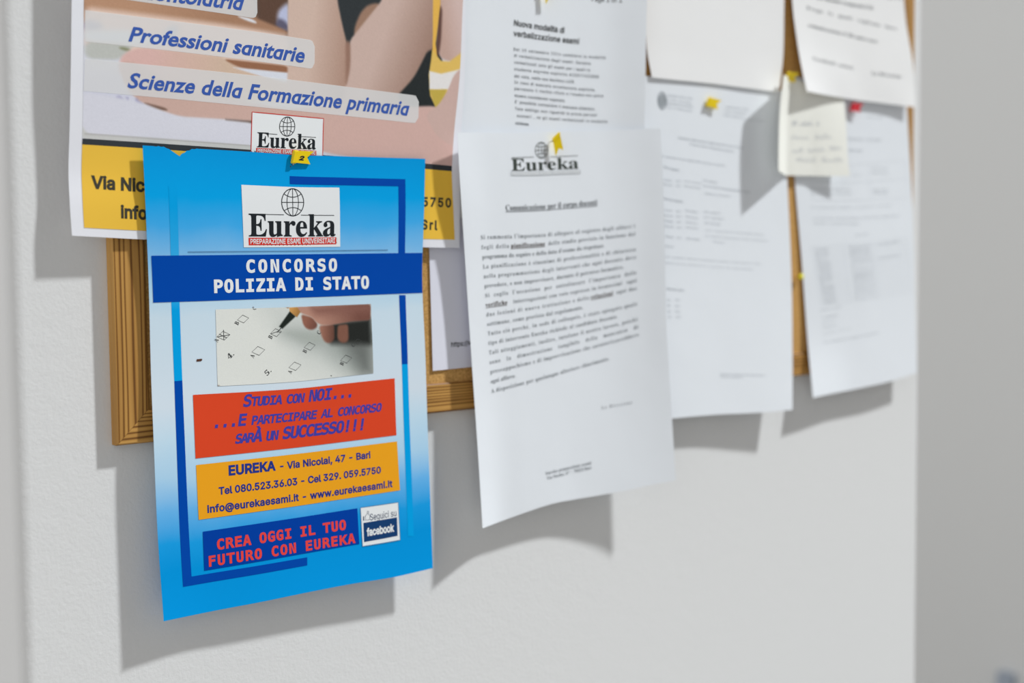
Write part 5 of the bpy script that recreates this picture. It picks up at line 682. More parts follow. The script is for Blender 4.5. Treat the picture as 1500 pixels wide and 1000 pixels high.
for t, x0, y0, x1, y1, c in (
  ('Calendario delle lezioni e degli esami del corso di laurea', 60.7, 51.0, 144.7, 56.9, 2.0), ('Scienze della formazione primaria', 74.9, 55.7, 131.4, 60.7, 2.0),
  ('Si comunica che gli appelli della sessione si terranno', 40.7, 67.5, 119.6, 73.4, 1.8), ('Primo appello', 41.8, 76.8, 60.8, 79.2, 2.1),
  ('Lunedi', 40.3, 87.5, 51.0, 88.4, 1.8), ('ore 9', 56.0, 88.2, 61.9, 88.7, 1.8), ('aula magna', 66.1, 88.0, 87.5, 89.8, 1.8), ('prof. ordinario', 90.3, 86.7, 107.8, 88.7, 1.8),
  ('Martedi', 40.0, 91.6, 50.7, 92.5, 1.8), ('ore 9', 55.7, 92.4, 61.6, 92.9, 1.8), ('aula seconda', 65.8, 92.2, 85.4, 94.0, 1.8), ('prof. associato di pedagogia generale e sociale', 89.9, 91.5, 151.1, 96.7, 1.8),
  ('didattica e laboratori', 91.2, 98.1, 124.9, 100.7, 1.8), ('Secondo appello', 39.8, 104.2, 63.0, 106.6, 2.1),
  ('Lunedi', 38.2, 113.8, 48.9, 114.8, 1.8), ('ore 9', 53.9, 114.7, 59.8, 115.1, 1.8), ('aula magna', 65.0, 113.8, 81.1, 115.3, 1.8), ('prof. ordinario', 89.0, 114.5, 110.1, 116.0, 1.8),
  ('Martedi', 38.6, 118.7, 49.3, 119.6, 1.8), ('ore 9', 53.5, 119.5, 60.2, 120.0, 1.8), ('aula prima', 65.4, 119.2, 80.7, 120.7, 1.8), ('prof. aggregato', 88.6, 119.3, 114.2, 120.8, 1.8),
  ('Mercoledi', 38.2, 123.5, 48.9, 124.5, 1.8), ('ore 9', 53.9, 124.4, 59.8, 124.8, 1.8), ('aula terza', 65.0, 124.1, 79.4, 125.6, 1.8), ('prof. associato', 89.1, 124.2, 109.3, 125.7, 1.8),
  ('Giovedi', 38.6, 128.3, 49.3, 129.3, 1.8), ('ore 9', 53.5, 129.2, 59.4, 129.7, 1.8), ('aula terza', 64.5, 129.0, 79.9, 129.8, 1.8), ('prof. associato di storia della scuola', 90.3, 130.9, 167.1, 134.6, 1.8),
  ('Venerdi', 38.7, 137.4, 48.5, 138.4, 1.8), ('ore 9', 52.7, 138.3, 58.6, 138.8, 1.8), ('aula magna', 64.6, 138.7, 81.7, 139.6, 1.8), ('di didattica generale e della letteratura', 89.8, 136.3, 172.5, 140.1, 1.8), ('italiana', 98.3, 141.1, 112.5, 142.2, 1.8),
  ('Note', 38.7, 146.5, 47.8, 146.9, 2.1), ('Gli studenti devono prenotarsi almeno cinque giorni prima', 37.9, 155.6, 161.4, 161.1, 1.8), ('della prova attraverso il portale del dipartimento', 37.4, 161.0, 150.6, 166.1, 1.8),
  ('Seminari attivi', 36.3, 183.8, 58.2, 185.4, 2.1), ('lun', 36.3, 193.3, 40.4, 193.9, 1.8), ('ore 16', 46.5, 193.3, 52.4, 193.9, 1.8), ('mar', 35.8, 198.0, 40.0, 198.6, 1.8), ('ore 17', 46.0, 198.6, 52.0, 199.3, 1.8), ('gio', 36.2, 203.3, 40.4, 203.9, 1.8), ('ore 16', 45.6, 203.4, 51.6, 204.0, 1.8), ('ven', 35.8, 208.0, 40.0, 208.7, 1.8), ('ore 15', 46.1, 208.2, 52.1, 208.8, 1.8),
  ('Segreteria didattica del dipartimento', 102.1, 261.1, 164.3, 263.8, 1.8), ('Piazza Umberto', 102.0, 263.5, 133.2, 264.9, 1.9)):
    write(mb, S, t, (x0, y0), (x1, y1), c * 1.02, 'A', .006)
mb.build('form_text', PALE, S.root)

# ------------------------------------------------------------------ blank sheet at the top
S = sheet_root('topc', 'notice', label='blank white sheet at the top, above the form with the crest', cat='sheet of paper', group='papers on the cork board')
make_sheet(S, paper_mat('bright_paper', alb(226, 228, 230)))

# ------------------------------------------------------------------ page with a timetable, far right
S = sheet_root('n4', 'notice', label='white page with timetable grid and red pin, below the large-print notice at far right', cat='notice', group='papers on the cork board')
make_sheet(S, WHITE)
mb = MB()
for t, x0, y0, x1, y1, c in (('AVVISO', 121.4, 31.3, 145.7, 31.5, 2.2), ('ORARIO LEZIONI', 87.0, 53.7, 141.8, 55.6, 2.6), ('anno in corso', 85.7, 64.5, 108.0, 65.5, 2.3),
  ('Lezioni frontali', 26.9, 85.6, 103.8, 90.2, 2.2), ('Aula prima', 122.2, 83.5, 149.3, 85.6, 2.2), ('Piano terra', 121.6, 88.4, 148.8, 90.7, 2.2), ('Laboratorio di didattica e', 21.9, 100.7, 83.0, 103.5, 2.2), ('esercitazioni pratiche', 22.3, 105.2, 84.7, 107.7, 2.2), ('Aula terza', 121.9, 106.0, 147.0, 107.8, 2.2), ('Piano primo', 121.5, 109.5, 146.6, 111.4, 2.2),
  ('Si invitano gli studenti a consultare il sito web', 21.5, 118.1, 150.1, 124.5, 2.0), ('Le lezioni del secondo semestre avranno inizio regolarmente', 21.1, 128.5, 164.0, 136.5, 2.0), ('secondo il calendario allegato', 22.6, 133.1, 93.3, 138.3, 2.0), ('Orario', 87.4, 149.6, 107.2, 150.0, 2.4),
  ('Distinti saluti', 23.3, 218.1, 56.2, 217.8, 2.0), ('La segreteria', 24.7, 225.1, 48.8, 225.9, 2.0), ('Ufficio', 25.2, 230.6, 43.9, 230.8, 2.0), ('didattico', 25.8, 235.4, 47.9, 236.0, 2.0), ('piano terra', 26.2, 241.6, 67.9, 241.2, 2.0), ('Per informazioni rivolgersi in portineria', 25.2, 250.5, 118.0, 252.0, 2.0)):
    write(mb, S, t, (x0, y0), (x1, y1), c * 1.0, 'A', .010)
mb.build('timetable_text', PALE, S.root)
mb = MB()
rng = random.Random(5)
a, b, c, d = [np.array(q) for q in [(15.5, 155.0), (178.7, 160.3), (183.8, 218.5), (25.0, 211.6)]]
for i in range(13):
    t = i / 12; stroke(mb, S, [a + (d - a) * t, b + (c - b) * t], .22, L1)
for t in (0, .3, .62, 1): stroke(mb, S, [a + (b - a) * t, d + (c - d) * t], .22, L1)
for q in ([(24.7, 78.7), (182.0, 77.5), (182.0, 118.5), (23.6, 110.4)],):
    p = [np.array(x) for x in q]
    for t in (0, .5, 1): stroke(mb, S, [p[0] + (p[3] - p[0]) * t, p[1] + (p[2] - p[1]) * t], .22, L1)
    for t in (0, .58, 1): stroke(mb, S, [p[0] + (p[1] - p[0]) * t, p[3] + (p[2] - p[3]) * t], .22, L1)
mb.build('grid_lines', mat('grid_ink', alb(186, 190, 196)), S.root)
mb = MB()
days = ['Lunedi', 'Martedi', 'Merc.', 'Giovedi', 'Venerdi', 'Lunedi', 'Martedi', 'Merc.', 'Giovedi', 'Venerdi', 'Lunedi', 'Sabato']
subj = ['Pedagogia', 'Didattica gen.', 'Psicologia', 'Letteratura', 'Storia', 'Filosofia', 'Pedagogia sp.', 'Matematica', 'Didattica', 'Geografia', 'Biologia', 'Musica']
for i in range(12):
    t = (i + .82) / 12; l = a + (d - a) * t; r = b + (c - b) * t
    write(mb, S, days[i], l + (r - l) * .03, l + (r - l) * .15, 2.5, 'A', .004)
    write(mb, S, subj[i], l + (r - l) * .36, l + (r - l) * .58, 2.5, 'A', .004)
    if i in (0, 3): write(mb, S, 'ore quindici', l + (r - l) * .66, l + (r - l) * .9, 2.4, 'A', .004)
mb.build('grid_entries', mat('entry_ink', alb(140, 145, 152)), S.root)

# ------------------------------------------------------------------ cream note curling off the board
S = sheet_root('stk', 'sticky_note', label='small cream handwritten note curling off the board between two pages', cat='note', group='papers on the cork board')
make_sheet(S, paper_mat('cream_paper', alb(224, 222, 214)), step=1.2)
mb = MB(); rng = random.Random(11)
for (x0, y0, x1, y1, words) in ((46.5, 40.5, 92.4, 38.2, (3, 8, 2)), (45.1, 53.3, 113.0, 50.1, (7, 6)), (47.4, 66.0, 126.1, 60.2, (5, 7, 5)), (53.6, 73.9, 127.8, 72.3, (8, 8))):
    p, q = np.array((x0, y0)), np.array((x1, y1)); n = sum(words) + len(words) * 2; k = 0
    for wl in words:
        pts = []
        for i in range(wl * 4 + 1):
            f = (k + i / 4) / n; ph = i % 4; hgt = (0, .9, 1.0, .15)[ph] * (rng.uniform(.8, 1.2) if rng.random() < .75 else 2.1)
            pts.append(p + (q - p) * f + np.array((.35 * hgt, -2.6 * hgt)))
        stroke(mb, S, pts, .38, L2); k += wl + 2
mb.build('handwriting', mat('pen_ink', alb(166, 170, 180)), S.root)

# ------------------------------------------------------------------ notice in large print, top right
S = sheet_root('topn', 'notice', label='white large-print notice curling at its lower left, top right corner', cat='notice', group='papers on the cork board')
make_sheet(S, paper_mat('bright_paper', alb(226, 228, 230)))
mb = LineSet()
for t, x0, y0, x1, y1 in (('della lezione di recupero', 33.9, 51.2, 191.5, 47.5), ('che saranno recuperati il 16', 39.4, 62.1, 134.9, 62.8), ('Prego  le  quali  vogliano  dare', 22.4, 74.3, 173.4, 79.4), ('comunicazione il 20 entro sera', 21.4, 90.9, 134.8, 95.7), ('Cordiali saluti', 21.9, 123.0, 88.9, 126.0), ('La Direzione', 120.1, 128.4, 170.9, 127.6)):
    write(mb, S, t, (x0, y0), (x1, y1), 3.5, 'S', 0, wide=1.5)
mb.build('notice_text', GREY, S.root)

# ------------------------------------------------------------------ the letter to the teaching staff
S = sheet_root('mid', 'notice', label='white letter to teaching staff with grey globe logo, right of the blue flyer', cat='notice', group='papers on the cork board')
make_sheet(S, WHITE)
DG = mat('dark_green_grey_ink', alb(64, 70, 66))
mb = MB(); patch(mb, S, [np.array(q) for q in [(52.9, 2.0), (127.1, 0.8), (125.4, 37.0), (51.1, 35.6)]], L1 * .4)
lp = mb.build('logo_panel', WHITE, S.root)
logo(S, lp, (54.2, 28.5), (123.5, 29.7), 8.95, (86.2, 13.9), (6.33, 6.02), [((55.3, 18.8), (78.2, 18.7)), ((94.9, 19.3), (123.4, 19.5))], [(53.8, 29.1), (124.8, 30.7), (124.6, 33.7), (53.5, 32.1)], ink=DG, strip_m=mat('pale_strip_ink', alb(190, 194, 198)), lw=.5, edge=PALE, off=0, wide=9)
mb = LineSet(); write(mb, S, 'Comunicazione per il corpo docenti', (45.5, 57.9), (140.8, 59.9), 4.30, 'S', -.002)
stroke(mb.lines[-1], S, [(45.4, 58.7), (140.8, 60.8)], .45)
mb.build('notice_heading', GREY, S.root)
lines = ["Si rammenta l'importanza di allegare al registro degli allievi i", "fogli della PIANIFICAZIONE dello studio previsto in funzione del", "programma da seguire e della data d'esame da rispettare.",
 "La pianificazione \u00e8 sinonimo di professionalit\u00e0 e di chiarezza", "nella programmazione degli interventi che ogni docente deve", "prevedere, e non improvvisare, durante il percorso formativo.",
 "Si  coglie  l'occasione  per  sottolineare  l'importanza  delle", "VERIFICHE (interrogazioni con voto espresso in trentesimi) ogni", "due lezioni di nuova trattazione e delle RELAZIONI ogni due", "settimane, come previsto dal regolamento.",
 "Tutto ci\u00f2 perch\u00e9, in sede di colloquio, \u00e8 stato spiegato quale", "tipo di intervento Eureka richiede al candidato docente.", "Tali atteggiamenti, inoltre, tutelano il nostro lavoro, poich\u00e9", "sono   la   dimostrazione   tangibile   della   mancanza   di",
 "pressappochismo e di improvvisazione che caratterizzerebbero", "ogni allievo.", "A disposizione per qualunque ulteriore chiarimento."]
ends = [1, 1, .80, 1, 1, .92, 1, 1, 1, .64, 1, .87, 1, 1, 1, .165, .80]
mb = LineSet(); mk = LineSet()
for i, t in enumerate(lines):
    f = i / 16
    l = np.array((17.7 + 1.43 * f, 77.6 + 116.44 * f)); r = np.array((178.2 + 0.62 * f, 82.9 + 102.20 * f))
    e = l + (r - l) * ends[i]
    bold = [w for w in t.split() if w.isupper() and len(w) > 4]
    if bold:
        pre, post = t.split(bold[0]); tot = len(t); A = len(pre) / tot; B = (len(pre) + len(bold[0]) * 1.05) / tot
        if pre.strip(): write(mb, S, pre.strip(), l, l + (e - l) * (A - .012), 3.1, 'S', 0)
        write(mk, S, bold[0].lower(), l + (e - l) * A, l + (e - l) * (B - .01), 3.2, 'S', .006); stroke(mk.lines[-1], S, [l + (e - l) * A + (0, .7), l + (e - l) * (B - .01) + (0, .7)], .35)
        write(mb, S, post.strip(), l + (e - l) * (B + .012), e, 3.1, 'S', 0)
    else: write(mb, S, t, l, e, 3.1, 'S', 0)
write(mb, S, 'La Direzione', (135.3, 226.1), (167.7, 227.5), 2.4, 'S', -.01)
mb.build('letter_text', mat('letter_ink', alb(128, 133, 137)), S.root)
mk.build('bold_words', mat('brown_black_ink', alb(72, 62, 58)), S.root, label='underlined bold words')
mb = LineSet(); write(mb, S, 'Eureka preparazione esami', (72.1, 268.9), (121.4, 268.8), 2.6, 'S', .0); write(mb, S, 'Via Nicolai, 47 - 70122 Bari', (73.4, 273.4), (121.2, 272.7), 2.6, 'S', .0)
mb.build('footer_text', MATS['letter_ink'], S.root)

# ------------------------------------------------------------------ the blue flyer
S = sheet_root('flyer', 'flyer', label='blue flyer CONCORSO POLIZIA DI STATO pinned in front of the poster', cat='flyer', group='papers on the cork board')
def torn(u):
    d = (u - 23.3)
    return np.where(d < 0, 5.2 * np.clip(1 + d / 11.0, 0, 1) ** 1.6, 5.2 * np.clip(1 - d / 14.0, 0, 1) ** 2.2) + 0.25 * np.sin(u * 1.7) * (np.abs(d) < 16)
F_ = ramp_v_mat('blue_gradient_ink', [(0, (0, 140, 205)), (.10, (0, 152, 216)), (.16, (60, 160, 220)), (.225, (122, 178, 224)), (.29, (160, 198, 226)), (.36, (190, 208, 220)), (.55, (196, 208, 218)), (.62, (180, 205, 225)), (.70, (160, 196, 228)), (.77, (96, 168, 220)), (.84, (22, 146, 212)), (.90, (0, 138, 206)), (1, (0, 142, 212))])
make_sheet(S, F_, top=torn)
NAVY = mat('deep_blue_ink', alb(0, 66, 158), 0.5, 0.2); CYAN = mat('cyan_ink', alb(0, 146, 214), 0.5, 0.2); LCY = ramp_v_mat('border_cyan_ink', [(0, (0, 148, 213)), (.12, (0, 150, 214)), (.2, (40, 158, 217)), (.28, (66, 168, 220)), (.34, (0, 150, 214)), (1, (0, 150, 214))])
def fzp(x, y):
    """the flyer picture's own grid -> mm on the sheet"""
    return (36.316 + 0.08994 * x + -0.00330 * y, 90.644 + 0.00342 * x + 0.07823 * y)
def fz(*a): return [fzp(a[i], a[i + 1]) for i in range(0, len(a), 2)]
for q in ([(100.8, 14.2), (192.5, 15.6), (192.5, 21.0), (100.8, 19.5)], [(186.6, 19.5), (192.6, 19.5), (193.8, 67.9), (188.0, 67.8)], [(188.5, 96.2), (194.2, 96.3), (193.5, 145.8), (188.3, 145.6)], [(15.1, 147.6), (20.5, 147.3), (20.9, 273.4), (14.6, 277.5)], [(17.8, 271.7), (105.5, 272.4), (105.1, 278.0), (14.7, 277.4)]):
    mb = MB(); patch(mb, S, q, L1); mb.build('border_line', NAVY, S.root, label='deep blue border line')
for q in ([(15.5, 22.9), (21.0, 22.7), (20.7, 67.3), (15.1, 67.3)], [(14.5, 96.0), (20.1, 96.1), (20.5, 147.3), (15.1, 147.6)], [(188.3, 145.6), (193.5, 145.8), (193.5, 270.5), (188.5, 269.7)]):
    mb = MB(); uv = patch(mb, S, q, L1); o = mb.build('border_line', LCY, S.root, label='bright cyan border line'); set_uv(o, S, uv / (S.W, S.H))
mb = MB(); stroke(mb, S, [(26.6, 64.1), (178.9, 64.8)], .35); stroke(mb, S, [(26.6, 64.8), (178.9, 65.4)], .18); mb.build('thin_rule', mat('rule_ink', alb(88, 132, 165)), S.root)
mb = MB(); patch(mb, S, [(65.3, 20.9), (138.6, 21.8), (139.6, 62.2), (66.1, 61.7)], L2)
lp = mb.build('logo_panel', WPRINT, S.root, label='white panel with the black globe logo')
logo(S, lp, (69.5, 54.3), (135.8, 54.9), 14.94, (102.7, 31.6), (8.31, 9.08), [((81.8, 39.7), (95.9, 39.9)), ((108.8, 40.2), (134.5, 40.8))], [(69.6, 55.3), (136.3, 55.7), (136.3, 60.4), (69.7, 60.3)], strip_m=mat('tag_red_ink', alb(200, 48, 40)), lw=.6)
mb = MB(); patch(mb, S, [(2.3, 66.4), (209.0, 67.3), (209.1, 95.1), (2.5, 96.6)], L2)
tb = mb.build('title_banner', NAVY, S.root, label='deep blue banner with the white title')
mb = LineSet(); write(mb, S, 'CONCORSO', (67.3, 78.2), (137.1, 78.4), 7.82, 'M', .036, layer=L3); write(mb, S, 'POLIZIA DI STATO', (43.6, 90.9), (163.1, 90.6), 7.77, 'M', .036, layer=L3)
mb.build('title_lettering', WPRINT, tb)
tp = picture(S, 'printed_photo', S.root, [(44.8, 102.0), (164.2, 101.7), (163.9, 150.1), (44.6, 151.7)], (208, 210, 205), [
  (fz(480, 100, 1450, 60, 1450, 700, 1150, 720, 800, 560, 640, 330), (190, 194, 190), 16),
  (fz(640, 320, 900, 340, 1430, 330, 1430, 690, 1250, 690, 1000, 460), (146, 152, 148), 12),
  (fz(1150, 380, 1430, 330, 1430, 700, 1330, 690), (104, 108, 105), 9),
  (fz(680, 318, 960, 330, 1000, 400, 860, 420), (160, 166, 160), 5),
  (fz(1060, 240, 1425, 200, 1425, 440, 1320, 430, 1050, 420), (36, 38, 36), 3.5),
  (fz(1120, 262, 1215, 255, 1218, 395, 1185, 420, 1140, 412, 1115, 375), (120, 82, 68), 1.3),
  (fz(955, 265, 1090, 255, 1092, 390, 1050, 418, 1005, 408, 975, 350), (146, 102, 86), 1.2, (96, 64, 54), fzp(980, 330), fzp(1090, 330)),
  (fz(800, 170, 900, 195, 950, 262, 915, 300, 858, 298, 820, 262), (138, 92, 76), 1.0, (108, 70, 60), fzp(840, 230), fzp(930, 270)),
  (fz(760, 108, 1420, 82, 1420, 222, 1250, 232, 1060, 262, 975, 262, 925, 232, 900, 196, 830, 172, 780, 150), (172, 130, 114), .9, (112, 74, 64), fzp(950, 200), fzp(1300, 130)),
  (fz(880, 110, 1420, 85, 1420, 140, 930, 175), (128, 88, 78), 5),
  (fz(700, 116, 768, 110, 796, 152, 766, 196, 704, 156), (196, 146, 84), .4, (150, 108, 58), fzp(715, 130), fzp(780, 175)),
  (fz(668, 112, 700, 112, 690, 124), (150, 110, 80), .4),
  (fz(704, 148, 754, 190, 642, 292, 614, 274), (30, 36, 32), .5),
  (fz(106, 766, 135, 772, 120, 782, 106, 782), (96, 74, 60), .8),
], attr_mat('printed_picture'), 0.5, L2, cut=1.3)
mb = MB()
stroke(mb, S, [fzp(632, 286), fzp(596, 322)], .55, L3)
for (x, y, w) in ((318, 216, 46), (163, 357, 52), (443, 477, 53), (588, 324, 47), (874, 438, 48), (748, 605, 52), (1194, 560, 51), (1300, 410, 34)):
    q = [fzp(x - w, y + 10 * w / 50), fzp(x - w * .08, y - w * .70), fzp(x + w, y - 10 * w / 50), fzp(x + w * .12, y + w * .70)]
    stroke(mb, S, q, .32, L3, closed=True)
    if x == 163: stroke(mb, S, [fzp(163, 308), fzp(166, 392)], .4, L3); stroke(mb, S, [fzp(115, 368), fzp(212, 348)], .4, L3); stroke(mb, S, [fzp(130, 345), fzp(190, 375)], .4, L3)
    if x == 588: stroke(mb, S, [fzp(545, 335), fzp(600, 315), fzp(632, 322)], .35, L3)
for c, x, y in (('B', 278, 272), ('A', 118, 416), ('B', 552, 382), ('A', 404, 540), ('B', 842, 500), ('A', 716, 672), ('B', 1166, 620), ('C', 965, 345), ('C', 1268, 460)):
    p = np.array(fzp(x, y)); write(mb, S, c, p, p + np.array((.95, -1.9)), 3.0, 'S', .0, layer=L3)
for t, x, y in (('4.', 212, 555), ('5.', 515, 690)):
    p = np.array(fzp(x, y)); write(mb, S, t, p, p + np.array((3.6, -3.2)), 3.4, 'S', .0, layer=L3)
stroke(mb, S, [fzp(398, 130), fzp(410, 136), fzp(424, 132)], .4, L3); stroke(mb, S, [fzp(1056, 698), fzp(1068, 702)], .5, L3)
mb.build('printed_checkboxes', mat('checkbox_ink', alb(66, 68, 68)), tp)
mb = MB(); patch(mb, S, [(27.3, 156.6), (181.7, 155.1), (181.7, 196.0), (27.4, 196.6)], L2)
rp_ = mb.build('slogan_panel', mat('vermilion_ink', alb(204, 66, 36), 0.5, 0.2), S.root, label='red panel with a blue slogan')
mb = LineSet()
VIO = mat('violet_blue_ink', alb(62, 60, 150), 0.5, 0.2)
write(mb, S, 'Studia con NOI...', (61.7, 165.6), (144.9, 165.2), 7.42, 'M', .028, .2, layer=L3, caps=.78, track=-.05, space=.28)
write(mb, S, '...E partecipare al concorso', (39.4, 178.1), (169.4, 177.5), 7.27, 'M', .028, .2, layer=L3, caps=.76, track=-.05, space=.28)
write(mb, S, 'sar\u00c0 un SUCCESSO!!!', (55.2, 189.4), (153.5, 189.2), 7.57, 'M', .030, .2, layer=L3, caps=.76, track=-.05, space=.28)
mb.build('slogan_lettering', VIO, rp_)
mb = MB(); patch(mb, S, [(27.6, 200.8), (182.0, 200.5), (183.0, 235.9), (27.9, 236.0)], L2)
op_ = mb.build('address_panel', mat('orange_ink', alb(226, 152, 30), 0.5, 0.2), S.root, label='orange panel with the address')
mb = LineSet()
write(mb, S, 'EUREKA', (49.8, 209.6), (84.6, 209.8), 5.94, 'A', .036, layer=L3); write(mb, S, '- Via Nicolai, 47 - Bari', (87.0, 209.8), (159.2, 209.8), 4.49, 'A', .027, layer=L3)
write(mb, S, 'Tel 080.523.36.03 - Cel 329. 059.5750', (42.5, 221.4), (167.4, 221.5), 4.51, 'A', .027, layer=L3)
write(mb, S, 'info@eurekaesami.it - www.eurekaesami.it', (33.9, 232.2), (176.8, 232.6), 4.58, 'A', .027, layer=L3)
mb.build('address_lettering', mat('indigo_ink', alb(36, 52, 128), 0.5, 0.2), op_)
mb = MB(); patch(mb, S, [(30.3, 244.0), (146.8, 244.0), (147.1, 269.4), (29.9, 269.4)], L2)
bp_ = mb.build('closing_panel', mat('royal_blue_ink', alb(0, 58, 150), 0.5, 0.2), S.root, label='deep blue panel with red lettering')
mb = LineSet()
write(mb, S, 'CREA OGGI IL TUO', (39.4, 256.9), (136.9, 257.3), 6.33, 'M', .034, layer=L3); write(mb, S, 'FUTURO CON EUREKA', (32.7, 267.0), (144.0, 267.8), 6.32, 'M', .034, layer=L3)
mb.build('closing_lettering', mat('coral_ink', alb(214, 66, 62), 0.5, 0.2), bp_)
mb = MB(); q = [(149.3, 243.9), (181.1, 244.3), (181.6, 271.3), (149.7, 271.4)]; patch(mb, S, q, L2, 0); stroke(mb, S, q, .5, L3, 1, closed=True)
fb = mb.build('social_card', [WPRINT, mat('rule_ink', alb(88, 132, 165))], S.root, label='white and navy social network card')
mb = MB(); patch(mb, S, [(151.2, 255.0), (179.5, 254.8), (179.5, 268.0), (151.1, 268.5)], L3, 0)
mb.build('navy_block', mat('navy_ink', alb(22, 58, 104)), fb)
mb = MB(); write(mb, S, 'Seguici su', (156.6, 254.0), (179.1, 253.8), 4.58, 'A', -.004, layer=L3)
stroke(mb, S, [(151.6, 250.4), (151.5, 253.3)], .9, L3); stroke(mb, S, [(152.9, 253.2), (153.1, 250.1), (154.5, 249.3), (154.9, 247.2), (155.8, 247.3), (155.6, 249.7), (157.0, 250.1), (156.3, 253.4)], .32, L3, closed=True)
mb.build('follow_lettering', mat('slate_ink', alb(58, 70, 96)), fb)
mb = MB(); write(mb, S, 'facebook', (153.8, 264.5), (176.8, 264.2), 5.06, 'A', .034, layer=L4); mb.build('network_lettering', WPRINT, fb)
HB = mat('hole_brown', alb(78, 48, 34))
for q in ([(30.5, 134.8), (30.9, 133.9), (32.1, 134.0), (33.3, 133.8), (34.4, 133.9), (34.4, 134.8), (33.5, 135.4), (31.8, 135.5), (30.6, 135.6)], [(71.3, 101.1), (72.0, 101.0), (72.7, 101.4), (71.8, 101.6)], [(101.1, 7.6), (101.8, 7.5), (101.8, 8.2), (101.0, 8.2)]):
    mb = MB(); fan(mb, S, q, L2); mb.build('pin_hole', HB, S.root, label='brown torn pin hole')

# ------------------------------------------------------------------ pins
YEL = mat('yellow_plastic', alb(238, 192, 12), 0.35, 0.4); RED = mat('red_plastic', alb(196, 40, 52), 0.35, 0.4)
STEEL = mat('steel', (0.55, 0.52, 0.5), 0.3, 0.5); STEEL.node_tree.nodes['Principled BSDF'].inputs['Metallic'].default_value = 1.0
def rbox(x0, x1, y0, y1, z0, z1, b=0.0006):
    """box with chamfered long edges"""
    pr = [(x0 + b, y0), (x1 - b, y0), (x1, y0 + b), (x1, y1 - b), (x1 - b, y1), (x0 + b, y1), (x0, y1 - b), (x0, y0 + b)]
    rings = []
    for z, k in ((z0, b), (z0 + b, 0), (z1 - b, 0), (z1, b)):
        cx, cy = (x0 + x1) / 2, (y0 + y1) / 2
        rings += [(cx + (x - cx) * (1 - k / abs(x1 - x0) * 2), cy + (y - cy) * (1 - k / abs(y1 - y0) * 2), z) for x, y in pr]
    f = [(r * 8 + i, r * 8 + (i + 1) % 8, (r + 1) * 8 + (i + 1) % 8, (r + 1) * 8 + i) for r in range(3) for i in range(8)]
    return rings, f + [tuple(range(7, -1, -1)), tuple(range(24, 32))]
def tube(a, b, r0, r1, n=10):
    a, b = Vector(a), Vector(b); d = (b - a).normalized(); u = d.orthogonal().normalized(); w = d.cross(u)
    v = [tuple(c + (u * math.cos(2 * math.pi * i / n) + w * math.sin(2 * math.pi * i / n)) * r) for c, r in ((a, r0), (b, r1)) for i in range(n)]
    return v, [(i, (i + 1) % n, (i + 1) % n + n, i + n) for i in range(n)] + [tuple(range(n - 1, -1, -1)), tuple(range(n, 2 * n))]
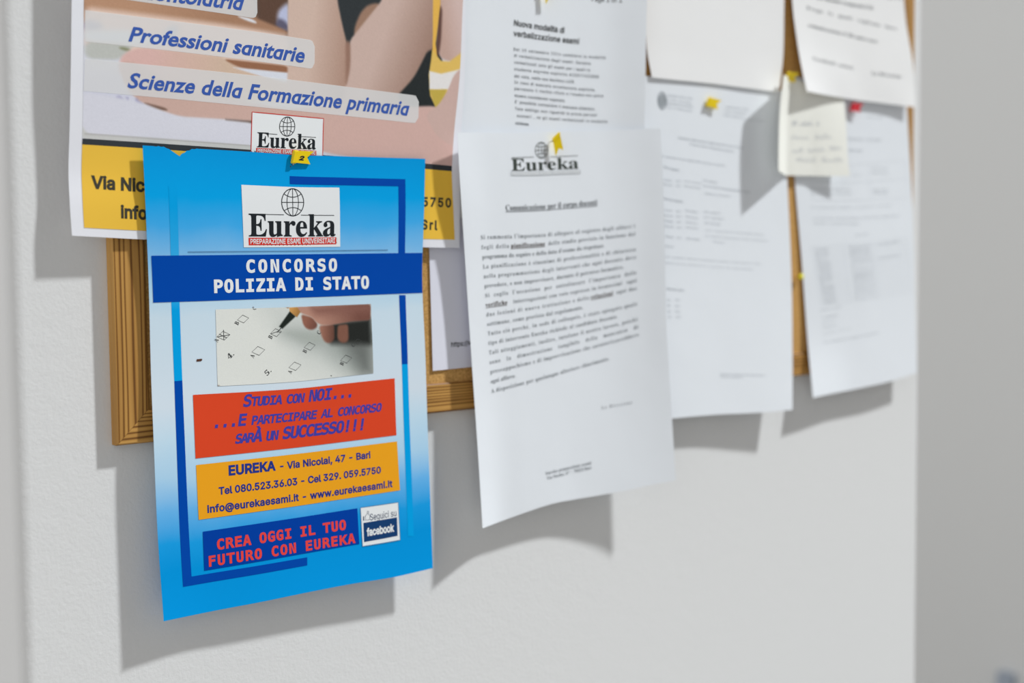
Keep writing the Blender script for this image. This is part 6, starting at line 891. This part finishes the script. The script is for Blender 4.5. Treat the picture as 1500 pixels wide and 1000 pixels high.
def flag_pin(at_, z, x, label, colour=YEL, scale=1.0, needle=0.0085, digit=None, length=0.0128, group='flag pins'):
    """at_ = foot of the flag's sleeve, z = along the sleeve away from the board, x = the way the flag points"""
    z = Vector(z).normalized(); x = Vector(x); x = x.normalized(); y = z.cross(x).normalized()
    M = Matrix(((x.x, y.x, z.x, at_[0]), (x.y, y.y, z.y, at_[1]), (x.z, y.z, z.z, at_[2]), (0, 0, 0, 1)))
    r = empty('flag_pin', at_, label=label, cat='pin', group=group)
    def put(mb, V, f, mi=0): mb.add([tuple(M @ (Vector(p) * scale)) for p in V], f, mi)
    mb = MB(); put(mb, *rbox(-.0019, .0019, -.0013, .0013, 0, .0090)); mb.build('pin_sleeve', colour, r)
    o = [(.0018, .0006), (length, .0002), (length - .0034, .0046), (length + .001, .0090), (.0018, .0088)]
    mb = MB(); n = len(o); V = [(a, -.0007, b) for a, b in o] + [(a, .0007, b) for a, b in o]
    put(mb, V, [(0, 1, 2, 3, 4), (9, 8, 7, 6, 5)] + [((i + 1) % n, i, i + n, (i + 1) % n + n) for i in range(n)])
    fl = mb.build('flag', colour, r)
    if digit:
        v, f, a = glyph('A', digit, .05)
        for side in (-1, 1):
            mb = MB(); put(mb, [(.0062 - side * (p[0] - .31) * .0088 + (p[1] - .36) * .0012, side * .00076, .0026 + p[1] * .0052) for p in v], f)
            if side == DIGIT_SIDE: mb.build('digit', BLACK, fl)
    mb = MB(); V, f = tube((0, 0, .0005), (0, 0, -.0008), .0005, .0005); put(mb, V, f)
    foot = M @ Vector((0, 0, -.0006 * scale)); mb.add(*tube(tuple(foot), tuple(foot + Vector((-.0008, needle, -.0016))), .00048, .00012)); mb.build('needle', STEEL, r)
    return r
DIGIT_SIDE = -1
flag_pin((0.4177, -0.0145, 1.5712), (.2, -.04, .97), (1, .05, 0), 'yellow flag pin numbered 2 at the top of the blue flyer', digit='2')
flag_pin((0.647, -0.017, 1.5995), (.7, -.24, .67), (.2, -.06, -.98), 'yellow flag pin over the globe logo of the letter, flag hanging down', scale=.92)
flag_pin((0.6431, -0.0128, 1.7179), (.7, -.24, .67), (.1, -.04, -.99), 'yellow flag pin cut by the top edge, on the verbalizzazione notice')
flag_pin((0.8364, -0.0105, 1.641), (.4, -.05, .9), (.98, -.05, -.12), 'yellow flag pin at the top of the form with the crest')
flag_pin((0.9436, -0.0145, 1.6721), (-.1, -.4, .9), (1, 0, 0), 'yellow pin at the top of the cream note, partly behind the large-print notice')
flag_pin((1.0505, -0.0115, 1.6525), (.4, -.05, .9), (.99, -.08, 0), 'red flag pin on the timetable page under the large-print notice', RED, scale=1.05)
at_ = np.array((0.9722, -0.0055, 1.4897))
r = empty('round_pin', tuple(at_), label='small round yellow pin in the bare cork strip between two pages', cat='pin')
mb = MB(); n = 16; prof = [(0.0, .0009), (.0012, .0009), (.0012, .0028), (.0024, .0034), (.0030, .0048), (.0024, .0062), (.0012, .0069), (.0002, .0071)]
V = [tuple(at_ + np.array((q * math.cos(2 * math.pi * i / n), -y, q * math.sin(2 * math.pi * i / n)))) for q, y in prof for i in range(n)]
mb.add(V, [(j * n + i, j * n + (i + 1) % n, (j + 1) * n + (i + 1) % n, (j + 1) * n + i) for j in range(len(prof) - 1) for i in range(n)]); mb.build('pin_head', mat('lemon_plastic', alb(236, 214, 40), .35, .4), r, smooth=True)
mb = MB(); mb.add(*tube(tuple(at_ - np.array((0, .001, 0))), tuple(at_ + np.array((0, .004, 0))), .0005, .00015)); mb.build('needle', STEEL, r)
